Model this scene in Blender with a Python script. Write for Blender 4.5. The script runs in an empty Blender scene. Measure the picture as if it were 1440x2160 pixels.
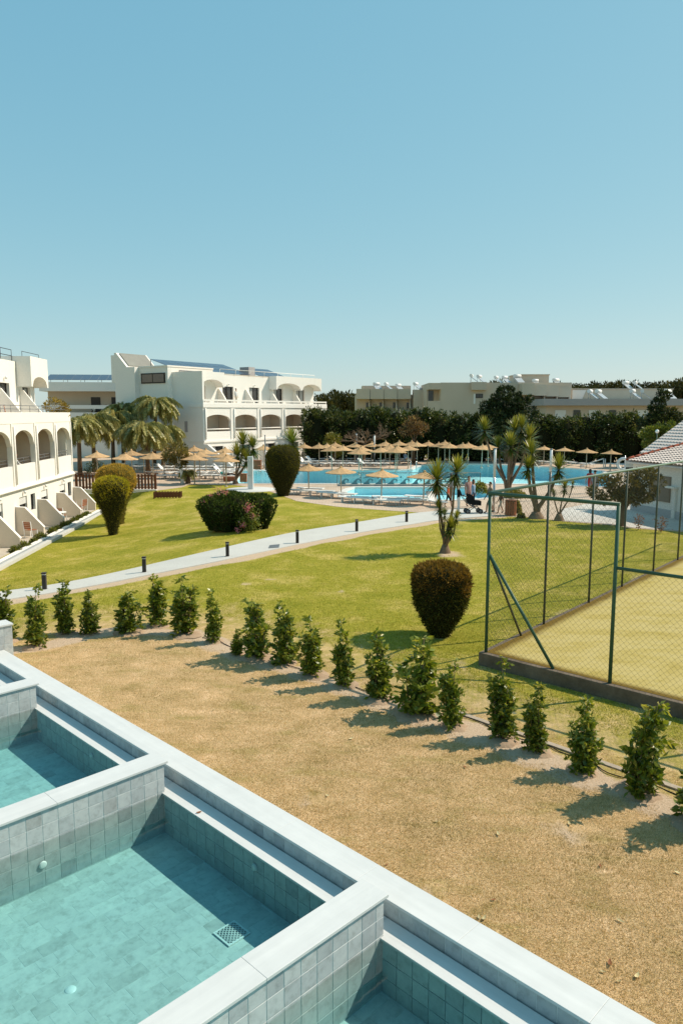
import bpy, bmesh, math, random
import numpy as np
from mathutils import Vector, Matrix
from mathutils.geometry import tessellate_polygon
random.seed(7); RNG = np.random.default_rng(7)
S = bpy.context.scene
COL = S.collection

# ------------------------------------------------------------------ camera, sky, sun, exposure
CAM_H, FPX, HORIZON = 5.6, 1560.0, 870.0            # metres, focal length and horizon row on a 1440 x 2160 frame
PITCH = math.atan((1080 - HORIZON) / FPX)
cd = bpy.data.cameras.new('camera'); cam = bpy.data.objects.new('camera', cd); COL.objects.link(cam)
cam.location = (0, 0, CAM_H); cam.rotation_euler = (math.pi / 2 - PITCH, 0, 0)
cd.sensor_fit = 'VERTICAL'; cd.sensor_height = 36.0; cd.lens = FPX / 2160 * 36
cd.clip_start = 0.05; cd.clip_end = 6000
S.camera = cam
SUN_AZ, SUN_EL = math.radians(74), math.radians(46)   # azimuth from +Y towards +X
SUN = Vector((math.sin(SUN_AZ) * math.cos(SUN_EL), math.cos(SUN_AZ) * math.cos(SUN_EL), math.sin(SUN_EL)))
w = bpy.data.worlds.new('World'); S.world = w; w.use_nodes = True
nt = w.node_tree; nt.nodes.clear()
wo = nt.nodes.new('ShaderNodeOutputWorld'); bg = nt.nodes.new('ShaderNodeBackground')
sky = nt.nodes.new('ShaderNodeTexSky'); sky.sky_type = 'NISHITA'; sky.sun_disc = False
sky.sun_elevation = SUN_EL; sky.sun_rotation = SUN_AZ; sky.altitude = 20
sky.air_density = 1.0; sky.dust_density = 0.35; sky.ozone_density = 1.6
# the film's response to the sky: each channel of the sky is compressed a little, the same in every direction
sep = nt.nodes.new('ShaderNodeSeparateColor'); com = nt.nodes.new('ShaderNodeCombineColor'); nt.links.new(sky.outputs[0], sep.inputs[0])
for ch, (gm_, k_) in enumerate(((0.67, 1.60), (0.38, 3.24), (0.26, 4.10))):
    pw_ = nt.nodes.new('ShaderNodeMath'); pw_.operation = 'POWER'; pw_.inputs[1].default_value = gm_; nt.links.new(sep.outputs[ch], pw_.inputs[0])
    mu_ = nt.nodes.new('ShaderNodeMath'); mu_.operation = 'MULTIPLY'; mu_.inputs[1].default_value = k_; nt.links.new(pw_.outputs[0], mu_.inputs[0]); nt.links.new(mu_.outputs[0], com.inputs[ch])
nt.links.new(com.outputs[0], bg.inputs[0])
bg.inputs[1].default_value = 0.1
nt.links.new(bg.outputs[0], wo.inputs[0])
sl = bpy.data.lights.new('sun', 'SUN'); sl.energy = 5.0; sl.angle = math.radians(0.55); sl.color = (1.0, 0.89, 0.74)
so = bpy.data.objects.new('sun', sl); COL.objects.link(so); so.location = (30, 20, 60)
so.rotation_euler = SUN.to_track_quat('Z', 'Y').to_euler()
vs = S.view_settings; vs.view_transform = 'Standard'; vs.look = 'None'; vs.exposure = 0.12; vs.gamma = 1.0
try: vs.use_curve_mapping = False
except Exception: pass
cy = S.cycles
cy.max_bounces = 10; cy.transparent_max_bounces = 16; cy.diffuse_bounces = 6; cy.glossy_bounces = 3
cy.caustics_reflective = False; cy.caustics_refractive = False
try: cy.use_denoising = True
except Exception: pass

# ------------------------------------------------------------------ helpers
CP, SP = math.cos(PITCH), math.sin(PITCH)
def smooth(t):
    t = min(1.0, max(0.0, t)); return t * t * (3 - 2 * t)
def gz(x, y):                                     # lie of the land: it falls to the sunken patio of the left building
    if y > 52.9: return 0.0
    return -1.1 * smooth((-3.5 - x) / 11.5) * smooth((y - 19) / 12) * (1 - smooth((y - 42) / 11) * smooth((x + 16.5) / 3.2))
def ray(px, py):
    u = (px - 720) / FPX; v = (py - 1080) / FPX
    return Vector((u, CP - v * SP, -SP - v * CP))
def at_z(px, py, z=0.0):
    d = ray(px, py); return Vector((0, 0, CAM_H)) + d * ((z - CAM_H) / d.z)
def at_y(px, py, y):
    d = ray(px, py); return Vector((0, 0, CAM_H)) + d * (y / d.y)
def G(px, py):
    z = 0.0
    for _ in range(30):
        p = at_z(px, py, z); z = 0.6 * z + 0.4 * gz(p.x, p.y)
    return at_z(px, py, z)
def project(p):
    x, y, z = p[0], p[1], p[2] - CAM_H
    d = y * CP - z * SP; v = -(y * SP + z * CP)
    return 720 + FPX * x / d, 1080 + FPX * v / d
def in_frame(p, m=150):
    if p[1] * CP - (p[2] - CAM_H) * SP < 0.3: return False
    a, b = project(p); return -m < a < 1440 + m and -m < b < 2160 + m
def lin(r, g, b):
    f = lambda c: (c / 255 / 12.92 if c <= 10.3 else ((c / 255 + 0.055) / 1.055) ** 2.4)
    return (f(r), f(g), f(b), 1)

def tag(o, label=None, cat=None, group=None, kind=None):
    if label: o['label'] = label
    if cat: o['category'] = cat
    if group: o['group'] = group
    if kind: o['kind'] = kind
    return o
def empty(name, loc=(0, 0, 0), rz=0.0, label=None, cat=None, group=None):
    o = bpy.data.objects.new(name, None); COL.objects.link(o); o.location = loc; o.rotation_euler = (0, 0, rz)
    o.empty_display_size = 0.2
    return tag(o, label, cat, group)
def put(name, me, mat=None, parent=None, loc=(0, 0, 0), rot=(0, 0, 0)):
    o = bpy.data.objects.new(name, me); COL.objects.link(o)
    if mat and not me.materials: me.materials.append(mat)
    o.parent = parent; o.location = loc; o.rotation_euler = rot
    return o
def copy_tree(o, parent=None):
    c = o.copy(); COL.objects.link(c); c.parent = parent
    for ch in list(o.children): copy_tree(ch, c)
    return c

class MB:
    """collects faces, then links them as one mesh object"""
    def __init__(s): s.v = []; s.f = []; s.sm = []
    def add(s, vs, fs, sm=False):
        n = len(s.v); s.v += [tuple(p) for p in vs]; s.f += [tuple(i + n for i in f) for f in fs]; s.sm += [sm] * len(fs); return s
    def box(s, x0, x1, y0, y1, z0, z1):
        return s.add([(x, y, z) for z in (z0, z1) for y in (y0, y1) for x in (x0, x1)],
                     [(0, 2, 3, 1), (4, 5, 7, 6), (0, 1, 5, 4), (2, 6, 7, 3), (0, 4, 6, 2), (1, 3, 7, 5)])
    def tube(s, pts, rad, n=8, cap=True):
        pts = [Vector(p) for p in pts]
        if not hasattr(rad, '__len__'): rad = [rad] * len(pts)
        vs = []; t0 = None
        for i, p in enumerate(pts):
            d = (pts[min(i + 1, len(pts) - 1)] - pts[max(i - 1, 0)]).normalized()
            if t0 is None:
                a = Vector((0, 0, 1)) if abs(d.z) < 0.9 else Vector((1, 0, 0)); a = (a - d * a.dot(d)).normalized()
            else: a = (t0 - d * t0.dot(d)).normalized()
            t0 = a; b = d.cross(a)
            vs += [p + (a * math.cos(k * 2 * math.pi / n) + b * math.sin(k * 2 * math.pi / n)) * rad[i] for k in range(n)]
        fs = [(i * n + k, i * n + (k + 1) % n, (i + 1) * n + (k + 1) % n, (i + 1) * n + k) for i in range(len(pts) - 1) for k in range(n)]
        s.add(vs, fs, True)
        if cap:
            m = len(s.v) - len(vs)
            s.f += [tuple(m + k for k in reversed(range(n))), tuple(m + (len(pts) - 1) * n + k for k in range(n))]; s.sm += [False] * 2
        return s
    def lathe(s, prof, n=16, c=(0, 0, 0)):
        vs = [(c[0] + r * math.cos(k * 2 * math.pi / n), c[1] + r * math.sin(k * 2 * math.pi / n), c[2] + z) for r, z in prof for k in range(n)]
        fs = [(i * n + k, i * n + (k + 1) % n, (i + 1) * n + (k + 1) % n, (i + 1) * n + k) for i in range(len(prof) - 1) for k in range(n)]
        return s.add(vs, fs, True)
    def prism(s, poly, axis, a0, a1):
        """poly in the two other axes (order x,y,z without axis), extruded along axis"""
        def mk(p, t):
            q = list(p); q.insert(axis, t); return q
        n = len(poly); vs = [mk(p, a0) for p in poly] + [mk(p, a1) for p in poly]
        fs = [tuple(range(n)), tuple(reversed(range(n, 2 * n)))] + [(i, n + i, n + (i + 1) % n, (i + 1) % n) for i in range(n)]
        return s.add(vs, fs)
    def mesh(s, name, bevel=0.0, recalc=True):
        me = bpy.data.meshes.new(name); me.from_pydata(s.v, [], s.f)
        me.polygons.foreach_set('use_smooth', s.sm)
        if bevel or recalc:
            bm = bmesh.new(); bm.from_mesh(me)
            if recalc: bmesh.ops.recalc_face_normals(bm, faces=bm.faces)
            if bevel: bmesh.ops.bevel(bm, geom=[e for e in bm.edges if len(e.link_faces) == 2 and e.calc_face_angle(0) > 0.6], offset=bevel, segments=2, profile=0.5, affect='EDGES')
            bm.to_mesh(me); bm.free()
        return me
    def build(s, name, mat, parent=None, loc=(0, 0, 0), rot=(0, 0, 0), bevel=0.0):
        return put(name, s.mesh(name, bevel), mat, parent, loc, rot)

def quads_mesh(name, V, var=None, per=4):
    """V: (n, per, 3) array, one polygon each; var: one value per polygon -> float attribute 'var'"""
    n = len(V); me = bpy.data.meshes.new(name)
    me.vertices.add(n * per); me.vertices.foreach_set('co', V.reshape(-1).astype(np.float32))
    me.loops.add(n * per); me.loops.foreach_set('vertex_index', np.arange(n * per, dtype=np.int32))
    me.polygons.add(n); me.polygons.foreach_set('loop_start', np.arange(0, n * per, per, dtype=np.int32))
    me.polygons.foreach_set('loop_total', np.full(n, per, dtype=np.int32))
    if var is not None:
        a = me.attributes.new('var', 'FLOAT', 'FACE'); a.data.foreach_set('value', np.asarray(var, dtype=np.float32))
    me.update(calc_edges=True); me.validate(); return me
def unit(a): return a / (np.linalg.norm(a, axis=-1, keepdims=True) + 1e-9)
def leaves(P, D, L, W, jitter=0.6, fold=0.15):
    """rhombic leaves at P growing along D (n,3), length L, width W"""
    n = len(P); D = unit(D + RNG.normal(0, jitter, (n, 3)))
    R = unit(np.cross(D, RNG.normal(0, 1, (n, 3)))); N = np.cross(D, R)
    L = np.broadcast_to(L, (n,))[:, None] * RNG.uniform(0.7, 1.25, (n, 1)); W = np.broadcast_to(W, (n,))[:, None] * RNG.uniform(0.75, 1.2, (n, 1))
    mid = P + D * L * 0.45 - N * W * fold
    return np.stack([P, mid + R * W * 0.5 + N * W * fold * 1.5, P + D * L - N * W * fold, mid - R * W * 0.5 + N * W * fold * 1.5], axis=1)

# ------------------------------------------------------------------ materials
MATS = {}
def nodes(name):
    m = bpy.data.materials.new(name); m.use_nodes = True
    n = m.node_tree.nodes; l = m.node_tree.links
    return m, n, l, n['Principled BSDF']
def ramp(n, stops):
    r = n.new('ShaderNodeValToRGB'); e = r.color_ramp.elements
    while len(e) < len(stops): e.new(0.5)
    for i, (p, c) in enumerate(stops): e[i].position = p; e[i].color = c
    return r
def mixc(n, l, fac, a, b, mode='MIX'):
    m = n.new('ShaderNodeMix'); m.data_type = 'RGBA'; m.blend_type = mode
    for i, val in ((0, fac), (6, a), (7, b)):
        if hasattr(val, 'links') or hasattr(val, 'is_output'): l.new(val, m.inputs[i])
        else: m.inputs[i].default_value = val
    return m.outputs[2]
def noise(n, l, scale, detail=4, rough=0.6, coord='Object', vec=None, stretch=None):
    t = n.new('ShaderNodeTexNoise'); t.inputs['Scale'].default_value = scale; t.inputs['Detail'].default_value = detail; t.inputs['Roughness'].default_value = rough
    if vec is None:
        c = n.new('ShaderNodeTexCoord'); vec = c.outputs[coord]
    if stretch:
        mp = n.new('ShaderNodeMapping'); mp.inputs['Scale'].default_value = stretch; l.new(vec, mp.inputs[0]); vec = mp.outputs[0]
    l.new(vec, t.inputs['Vector']); return t.outputs['Fac']
def wpos(n): return n.new('ShaderNodeNewGeometry').outputs['Position']
def surf(name, c0, c1=None, scale=3.0, rough=0.7, spec=0.3, bump=0.0, bscale=40.0, metal=0.0, stretch=None, fine=None, rnd=0.0, world=True, grain=0.11):
    """plain surface: colour noise between c0 and c1, fine grain and optional bump, per-object variation rnd"""
    if name in MATS: return MATS[name]
    m, n, l, b = nodes(name); c1 = c1 or tuple(x * 0.8 for x in c0[:3]) + (1,)
    vec = wpos(n) if world else n.new('ShaderNodeTexCoord').outputs['Object']
    f = noise(n, l, scale, 6, 0.65, vec=vec, stretch=stretch)
    r = ramp(n, [(0.3, c0), (0.72, c1)]); l.new(f, r.inputs[0]); out = r.outputs[0]
    g = noise(n, l, fine or bscale, 3, 0.6, vec=vec); rg = ramp(n, [(0.3, (1 - grain * 1.2,) * 3 + (1,)), (0.7, (1 + grain * .7,) * 3 + (1,))]); l.new(g, rg.inputs[0])
    out = mixc(n, l, 1.0, out, rg.outputs[0], 'MULTIPLY')
    if rnd:
        oi = n.new('ShaderNodeObjectInfo'); rr = ramp(n, [(0, (1 - rnd,) * 3 + (1,)), (1, (1 + rnd,) * 3 + (1,))]); l.new(oi.outputs['Random'], rr.inputs[0])
        out = mixc(n, l, 1.0, out, rr.outputs[0], 'MULTIPLY')
    l.new(out, b.inputs['Base Color']); b.inputs['Roughness'].default_value = rough
    b.inputs['Specular IOR Level'].default_value = spec; b.inputs['Metallic'].default_value = metal
    if bump:
        h = noise(n, l, bscale, 5, 0.65, vec=vec); bp = n.new('ShaderNodeBump'); bp.inputs['Strength'].default_value = bump; bp.inputs['Distance'].default_value = 0.02
        l.new(h, bp.inputs['Height']); l.new(bp.outputs[0], b.inputs['Normal'])
    MATS[name] = m; return m
def leafmat(name, stops, rough=0.5, trans=0.25, spec=0.4, rnd=0.12):
    """foliage: colour from the per-leaf attribute 'var', some light through the leaf"""
    if name in MATS: return MATS[name]
    m, n, l, b = nodes(name)
    a = n.new('ShaderNodeAttribute'); a.attribute_name = 'var'
    r = ramp(n, stops); l.new(a.outputs['Fac'], r.inputs[0]); out = r.outputs[0]
    oi = n.new('ShaderNodeObjectInfo'); rr = ramp(n, [(0, (1 - rnd,) * 3 + (1,)), (1, (1 + rnd, 1 + rnd * 0.8, 1 + rnd * 0.5, 1))]); l.new(oi.outputs['Random'], rr.inputs[0])
    out = mixc(n, l, 1.0, out, rr.outputs[0], 'MULTIPLY')
    l.new(out, b.inputs['Base Color']); b.inputs['Roughness'].default_value = rough; b.inputs['Specular IOR Level'].default_value = spec
    t = n.new('ShaderNodeBsdfTranslucent'); tc = mixc(n, l, 1.0, out, (1.5, 1.45, 0.6, 1), 'MULTIPLY'); l.new(tc, t.inputs[0])
    ms = n.new('ShaderNodeMixShader'); ms.inputs[0].default_value = trans
    l.new(b.outputs[0], ms.inputs[1]); l.new(t.outputs[0], ms.inputs[2]); l.new(ms.outputs[0], n['Material Output'].inputs[0])
    MATS[name] = m; return m
def C(r, g, b): return (r, g, b, 1)

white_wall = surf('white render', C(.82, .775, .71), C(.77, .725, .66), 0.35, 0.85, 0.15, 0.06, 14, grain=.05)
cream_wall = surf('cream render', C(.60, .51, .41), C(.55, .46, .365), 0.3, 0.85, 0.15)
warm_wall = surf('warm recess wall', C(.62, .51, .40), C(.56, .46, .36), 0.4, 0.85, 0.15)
grey_wall = surf('grey fascia', C(.40, .38, .37), C(.36, .34, .34), 0.3, 0.8, 0.15)
trim_white = surf('white trim', C(.82, .775, .71), C(.78, .735, .67), 0.6, 0.7, 0.2, grain=.04)
white_plastic = surf('white plastic', C(.78, .77, .74), C(.72, .71, .68), 2.0, 0.45, 0.4, rnd=0.08, grain=.03)
dark_frame = surf('dark brown frame', C(.035, .024, .018), C(.022, .016, .012), 2.0, 0.5, 0.3)
glass_dark = surf('window glass', C(.045, .045, .045), C(.03, .03, .03), 0.6, 0.08, 0.6)
curtain = surf('curtain', C(.42, .42, .40), C(.34, .34, .33), 6, 0.9, 0.1, stretch=(6, 6, .2))
metal_grey = surf('grey metal', C(.20, .20, .20), C(.15, .15, .15), 2, 0.45, 0.5, metal=0.3)
metal_dark = surf('dark metal', C(.03, .03, .032), C(.02, .02, .02), 2, 0.5, 0.4)
steel = surf('steel', C(.55, .55, .55), C(.48, .48, .48), 2, 0.25, 0.5, metal=0.8)
straw = surf('straw thatch', C(.58, .38, .20), C(.40, .24, .12), 7, 0.9, 0.1, 0.6, 30, rnd=0.14, grain=.2)
pole_wood = surf('pale pole', C(.52, .46, .36), C(.44, .38, .29), 4, 0.8, 0.2)
brown_wood = surf('stained brown wood', C(.17, .060, .028), C(.115, .042, .020), 3, 0.7, 0.25, stretch=(1, 1, .2), rnd=0.18)
orange_wood = surf('orange wood', C(.36, .13, .06), C(.27, .10, .045), 3, 0.7, 0.25)
bark = surf('bark', C(.20, .135, .085), C(.12, .08, .05), 6, 0.95, 0.1, 0.6, 20)
bark_pale = surf('pale bark', C(.25, .175, .115), C(.15, .10, .065), 6, 0.95, 0.1, 0.5, 20)
terracotta = surf('terracotta', C(.36, .14, .07), C(.27, .10, .05), 3, 0.85, 0.15)
pv_blue = surf('solar panel glass', C(.075, .09, .125), C(.055, .07, .10), 1, 0.18, 0.5)
green_paint = surf('green fence paint', C(.048, .115, .066), C(.034, .085, .05), 3, 0.5, 0.35)
sunlit_green_paint = surf('sunlit green rail', C(.18, .26, .19), C(.13, .19, .14), 3, 0.55, 0.35)  # fence green made paler: sunlight on the top rail put into its colour
wire_mat = surf('fence wire', C(.085, .095, .065), C(.055, .065, .045), 3, 0.6, 0.3)
black_cloth = surf('black cloth', C(.012, .012, .014), C(.02, .02, .02), 4, 0.9, 0.1)

# ------------------------------------------------------------------ foreground pool frame: local x = outward (b), local y = along the wall (a)
ROT = math.radians(45.15)
BX, BY = math.cos(ROT), math.sin(ROT)
def to_ab(x, y): return (-x * BY + y * BX, x * BX + y * BY)      # (a, b)
def from_ab(a, b, z=0): return Vector((b * BX - a * BY, b * BY + a * BX, z))

# outlines, as points of the real ground
def outline(pts): return [at_z(px, py, 0).to_2d() for px, py in pts]
def inside(p, poly):
    r = False; n = len(poly)
    for i in range(n):
        a, b = poly[i], poly[(i + 1) % n]
        if (a[1] > p[1]) != (b[1] > p[1]) and p[0] < (b[0] - a[0]) * (p[1] - a[1]) / (b[1] - a[1]) + a[0]: r = not r
    return r
def seg_dist(p, poly, closed=True):
    best = 1e9; n = len(poly)
    for i in range(n if closed else n - 1):
        a, b = Vector(poly[i]), Vector(poly[(i + 1) % n]); ab = b - a; t = max(0, min(1, (Vector(p) - a).dot(ab) / max(ab.length_squared, 1e-9)))
        best = min(best, (a + ab * t - Vector(p)).length)
    return best
def curve2(pts, n=6):
    """Catmull-Rom through 2D points"""
    P = [Vector(p) for p in pts]; P = [P[0] * 2 - P[1]] + P + [P[-1] * 2 - P[-2]]; out = []
    for i in range(1, len(P) - 2):
        for k in range(n):
            t = k / n; a, b, c, d = P[i - 1:i + 3]
            out.append(0.5 * ((2 * b) + (c - a) * t + (2 * a - 5 * b + 4 * c - d) * t * t + (3 * b - a - 3 * c + d) * t ** 3))
    return out + [P[-2]]

MAIN_POOL = [Vector(p) for p in ((-8.5, 58.3), (-3, 58.3), (3, 58.2), (10.5, 58.2), (15, 58.0), (19.0, 55.9), (20.5, 55.6), (23.2, 63), (25.0, 71.5), (22, 75.4), (16, 80.6), (11.5, 81.2), (9.2, 80.0), (8.0, 77.4), (7.0, 73.2), (5.5, 72.3), (-3.7, 72.2), (-9.5, 72.2))]
KID_POOL = curve2([(1.0, 55.4), (0.2, 52.0), (0.9, 49.0), (3.4, 47.5), (6.4, 47.1), (9.2, 48.2), (10.6, 50.8), (10.2, 55.4)], 4)
DECK_EDGE = [(-60, 52.95), (-13.4, 52.95), (-12.0, 55.6)] + [tuple(p) for p in outline([(400, 1022), (489, 1023), (545, 1029), (590, 1044), (625, 1057), (711, 1069), (803, 1076), (878, 1081), (935, 1086), (1000, 1089), (1042, 1089), (1113, 1091), (1187, 1100), (1303, 1109), (1324, 1114), (1440, 1122), (1600, 1138)])]
DECK = [Vector(p) for p in DECK_EDGE] + [Vector((60, 34)), Vector((60, 92)), Vector((-60, 92))]
PATH_UP = curve2(outline([(-260, 1285), (0, 1231), (100, 1216.5), (300, 1181.5), (477, 1153), (630, 1122), (750, 1103), (860, 1085), (930, 1078), (1010, 1072)]), 5)
PATH_LO = curve2(outline([(-300, 1335), (0, 1262), (93, 1245), (303, 1208), (480, 1180), (640, 1147), (760, 1124), (860, 1108), (925, 1098), (1040, 1089)]), 5)
HEDGE = [(-10.5, 15.6), (-7.4, 17.2), (-6.5, 18.4), (-5.5, 18.6), (-4.0, 18.4), (-3.2, 17.7), (-1.9, 16.5), (-0.6, 15.3), (1.4, 13.2), (2.8, 12.1), (3.8, 11.0), (4.5, 10.3), (5.6, 8.8), (7.5, 6)]
COURT = [Vector((3.12, 15.9)), Vector((9.9, 9.4)), Vector((60, 61)), Vector((52, 69))]
court_u = (Vector((12.2, 26.45)) - Vector((3.12, 15.9))).normalized(); court_v = (Vector((6.27, 13.0)) - Vector((3.12, 15.9))).normalized()
C0 = Vector((3.22, 15.95)); COURT = [C0, C0 + court_v * 17, C0 + court_v * 17 + court_u * 24, C0 + court_u * 24]

# ------------------------------------------------------------------ the ground: one sheet, dense nearby, out to the horizon
def axis(lo, hi, step, far):
    mid = list(np.arange(lo, hi + 1e-6, step)); g = step; a = [lo]; b = [hi]
    while a[-1] > -far: g *= 1.35; a.append(a[-1] - g)
    while b[-1] < far: b.append(b[-1] + (b[-1] - (b[-2] if len(b) > 1 else hi - step)) * 1.35)
    return np.array(a[:0:-1] + mid + b[1:])
gx, gy = axis(-17, 19, 0.25, 2500), axis(3, 60, 0.25, 2500)
gx = np.array(sorted([v for v in gx if v < -32 or -17 <= v <= 19 or v > 36] + list(np.arange(-31.5, -17, .75)) + list(np.arange(19.75, 36, .75))))
gy = np.array(sorted([v for v in gy if v <= 60 or v > 96] + list(np.arange(60.6, 96, .6))))
nx, ny = len(gx), len(gy)
V = np.zeros((ny, nx, 3)); dry = np.zeros((ny, nx)); soil = np.zeros((ny, nx))
hedge_poly = HEDGE + [(-30, -10)]
path_lo = [tuple(p) for p in PATH_LO]
tree_rings = [(at_z(945, 1170).to_2d(), .8), (at_z(927, 1340).to_2d(), .45), (at_z(520, 1232).to_2d(), .35), (at_z(718, 1247).to_2d(), .3), (at_z(570, 1222).to_2d(), .25), (at_z(890, 1885).to_2d(), .32), (at_z(1170, 1745).to_2d(), .28), (at_z(1210, 1765).to_2d(), .25), (at_z(640, 1690).to_2d(), .22)]
for j, y in enumerate(gy):
    for i, x in enumerate(gx):
        z = gz(x, y); a, b = to_ab(x, y)
        if b < 5.45 and abs(a) < 60 and b > -40: z = -1.6
        elif -12 < x < 29 and 44 < y < 84 and (inside((x, y), MAIN_POOL) or inside((x, y), KID_POOL) or (y > 46 and min(seg_dist((x, y), MAIN_POOL), seg_dist((x, y), KID_POOL)) < 0.8 and seg_dist((x, y), [tuple(p) for p in DECK_EDGE], False) > 1.2)): z = -1.6
        elif inside((x, y), COURT): z = -0.3 if seg_dist((x, y), COURT) > 0.5 else z
        d = s = 0.0
        if 3 <= y <= 60 and -17 <= x <= 19:
            # side of the hedge line: towards the pools the grass is scorched
            dh = seg_dist((x, y), HEDGE, False)
            near = inside((x, y), hedge_poly)
            wob = 0.25 * math.sin(x * 2.1 + y) + 0.2 * math.sin(x * 5.3 - y * 3.1)
            if near: d = smooth((dh + 0.1 + wob * 0.3) / 0.35)
            else: d = 0.56 * smooth(1 - (dh - 0.2) / 6.5) + .12 * smooth((y - 20) / 8)
            s = smooth(1.25 - (dh - (0.12 if near else -0.05) + wob * 0.35) / 0.42)
            dp = seg_dist((x, y), path_lo, False)
            if dp < 1.4: s = max(s, smooth((0.9 + wob * 0.25 - dp) / 0.45))
            for c, r in tree_rings: s = max(s, 0.62 * smooth(1.3 - math.hypot(x - c.x, (y - c.y) * 0.8) / r + wob * 0.5))
            dc = seg_dist((x, y), COURT)
            if dc < 1.2 and not inside((x, y), COURT): s = max(s, 0.45 * smooth((0.8 + wob - dc) / 0.5))
        V[j, i] = (x, y, z); dry[j, i] = d; soil[j, i] = s
idx = np.arange(nx * ny).reshape(ny, nx)
F = np.stack([idx[:-1, :-1], idx[:-1, 1:], idx[1:, 1:], idx[1:, :-1]], -1).reshape(-1, 4)
gm = bpy.data.meshes.new('ground'); gm.vertices.add(nx * ny); gm.vertices.foreach_set('co', V.reshape(-1))
gm.loops.add(F.size); gm.loops.foreach_set('vertex_index', F.reshape(-1).astype(np.int32)); gm.polygons.add(len(F))
gm.polygons.foreach_set('loop_start', np.arange(0, F.size, 4, dtype=np.int32)); gm.polygons.foreach_set('loop_total', np.full(len(F), 4, dtype=np.int32))
gm.polygons.foreach_set('use_smooth', np.ones(len(F), dtype=bool))
for nme, arr in (('dry', dry), ('soil', soil)):
    a = gm.attributes.new(nme, 'FLOAT', 'POINT'); a.data.foreach_set('value', arr.reshape(-1).astype(np.float32))
gm.update(calc_edges=True); gm.validate()
m, n, l, b = nodes('lawn')
P = wpos(n)
ad = n.new('ShaderNodeAttribute'); ad.attribute_name = 'dry'; as_ = n.new('ShaderNodeAttribute'); as_.attribute_name = 'soil'
n1 = noise(n, l, 0.55, 7, 0.7, vec=P); n2 = noise(n, l, 26, 5, 0.75, vec=P); n3 = noise(n, l, 1.7, 8, 0.78, vec=P); n4 = noise(n, l, 75, 3, 0.7, vec=P)
g1 = ramp(n, [(0.28, C(.215, .225, .018)), (0.5, C(.33, .295, .040)), (0.66, C(.50, .39, .115))]); l.new(n1, g1.inputs[0])
g2 = ramp(n, [(0.35, (0.62, 0.66, 0.50, 1)), (0.65, (1.22, 1.18, 1.2, 1))]); l.new(n2, g2.inputs[0])
n6 = noise(n, l, 7, 6, 0.75, vec=P); g3 = ramp(n, [(0.36, (0.68, 0.74, 0.6, 1)), (0.5, (1, 1, 1, 1)), (0.66, (1.22, 1.15, 1.25, 1))]); l.new(n6, g3.inputs[0])
green = mixc(n, l, 1.0, mixc(n, l, 1.0, g1.outputs[0], g3.outputs[0], 'MULTIPLY'), g2.outputs[0], 'MULTIPLY')
d1 = ramp(n, [(0.30, C(.28, .205, .065)), (0.42, C(.52, .365, .185)), (0.57, C(.63, .445, .245)), (0.72, C(.80, .59, .38))]); l.new(n3, d1.inputs[0])
d2 = ramp(n, [(0.36, (0.42, 0.36, 0.30, 1)), (0.48, (0.95, 0.93, 0.92, 1)), (0.64, (1.25, 1.22, 1.16, 1))]); l.new(n4, d2.inputs[0])
n5 = noise(n, l, 24, 6, 0.8, vec=P); d3 = ramp(n, [(0.36, (0.72, 0.69, 0.62, 1)), (0.5, (1, 1, 1, 1)), (0.66, (1.12, 1.11, 1.1, 1))]); l.new(n5, d3.inputs[0])
n7 = noise(n, l, 0.9, 6, 0.7, vec=P, stretch=(1.0, 2.4, 1)); d4 = ramp(n, [(0.34, (0.74, 0.80, 0.62, 1)), (0.48, (0.98, 0.98, 0.96, 1)), (0.66, (1.16, 1.14, 1.16, 1))]); l.new(n7, d4.inputs[0])
dryc = mixc(n, l, 1.0, mixc(n, l, 1.0, mixc(n, l, 1.0, d1.outputs[0], d4.outputs[0], 'MULTIPLY'), d3.outputs[0], 'MULTIPLY'), d2.outputs[0], 'MULTIPLY')
s1 = ramp(n, [(0.35, C(.46, .33, .22)), (0.6, C(.58, .44, .31))]); l.new(n2, s1.inputs[0])
def edged(val, nz, w_):
    ma = n.new('ShaderNodeMath'); ma.operation = 'MULTIPLY_ADD'; l.new(nz, ma.inputs[0]); ma.inputs[1].default_value = w_
    l.new(val, ma.inputs[2]); mr = n.new('ShaderNodeMapRange'); mr.inputs[1].default_value = 0.35 + w_ * 0.5; mr.inputs[2].default_value = 0.65 + w_ * 0.5; l.new(ma.outputs[0], mr.inputs[0]); return mr.outputs[0]
col = mixc(n, l, edged(ad.outputs['Fac'], n3, 0.9), green, dryc)
col = mixc(n, l, edged(as_.outputs['Fac'], n3, 0.7), col, s1.outputs[0])
l.new(col, b.inputs['Base Color']); b.inputs['Roughness'].default_value = 0.95; b.inputs['Specular IOR Level'].default_value = 0.1
bp = n.new('ShaderNodeBump'); bp.inputs['Strength'].default_value = 0.9; bp.inputs['Distance'].default_value = 0.03; l.new(n2, bp.inputs['Height']); l.new(bp.outputs[0], b.inputs['Normal'])
lawn_mat = m
tag(put('ground', gm, lawn_mat), 'lawn of green and scorched grass between the pools and the hotel', kind='structure')

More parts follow.
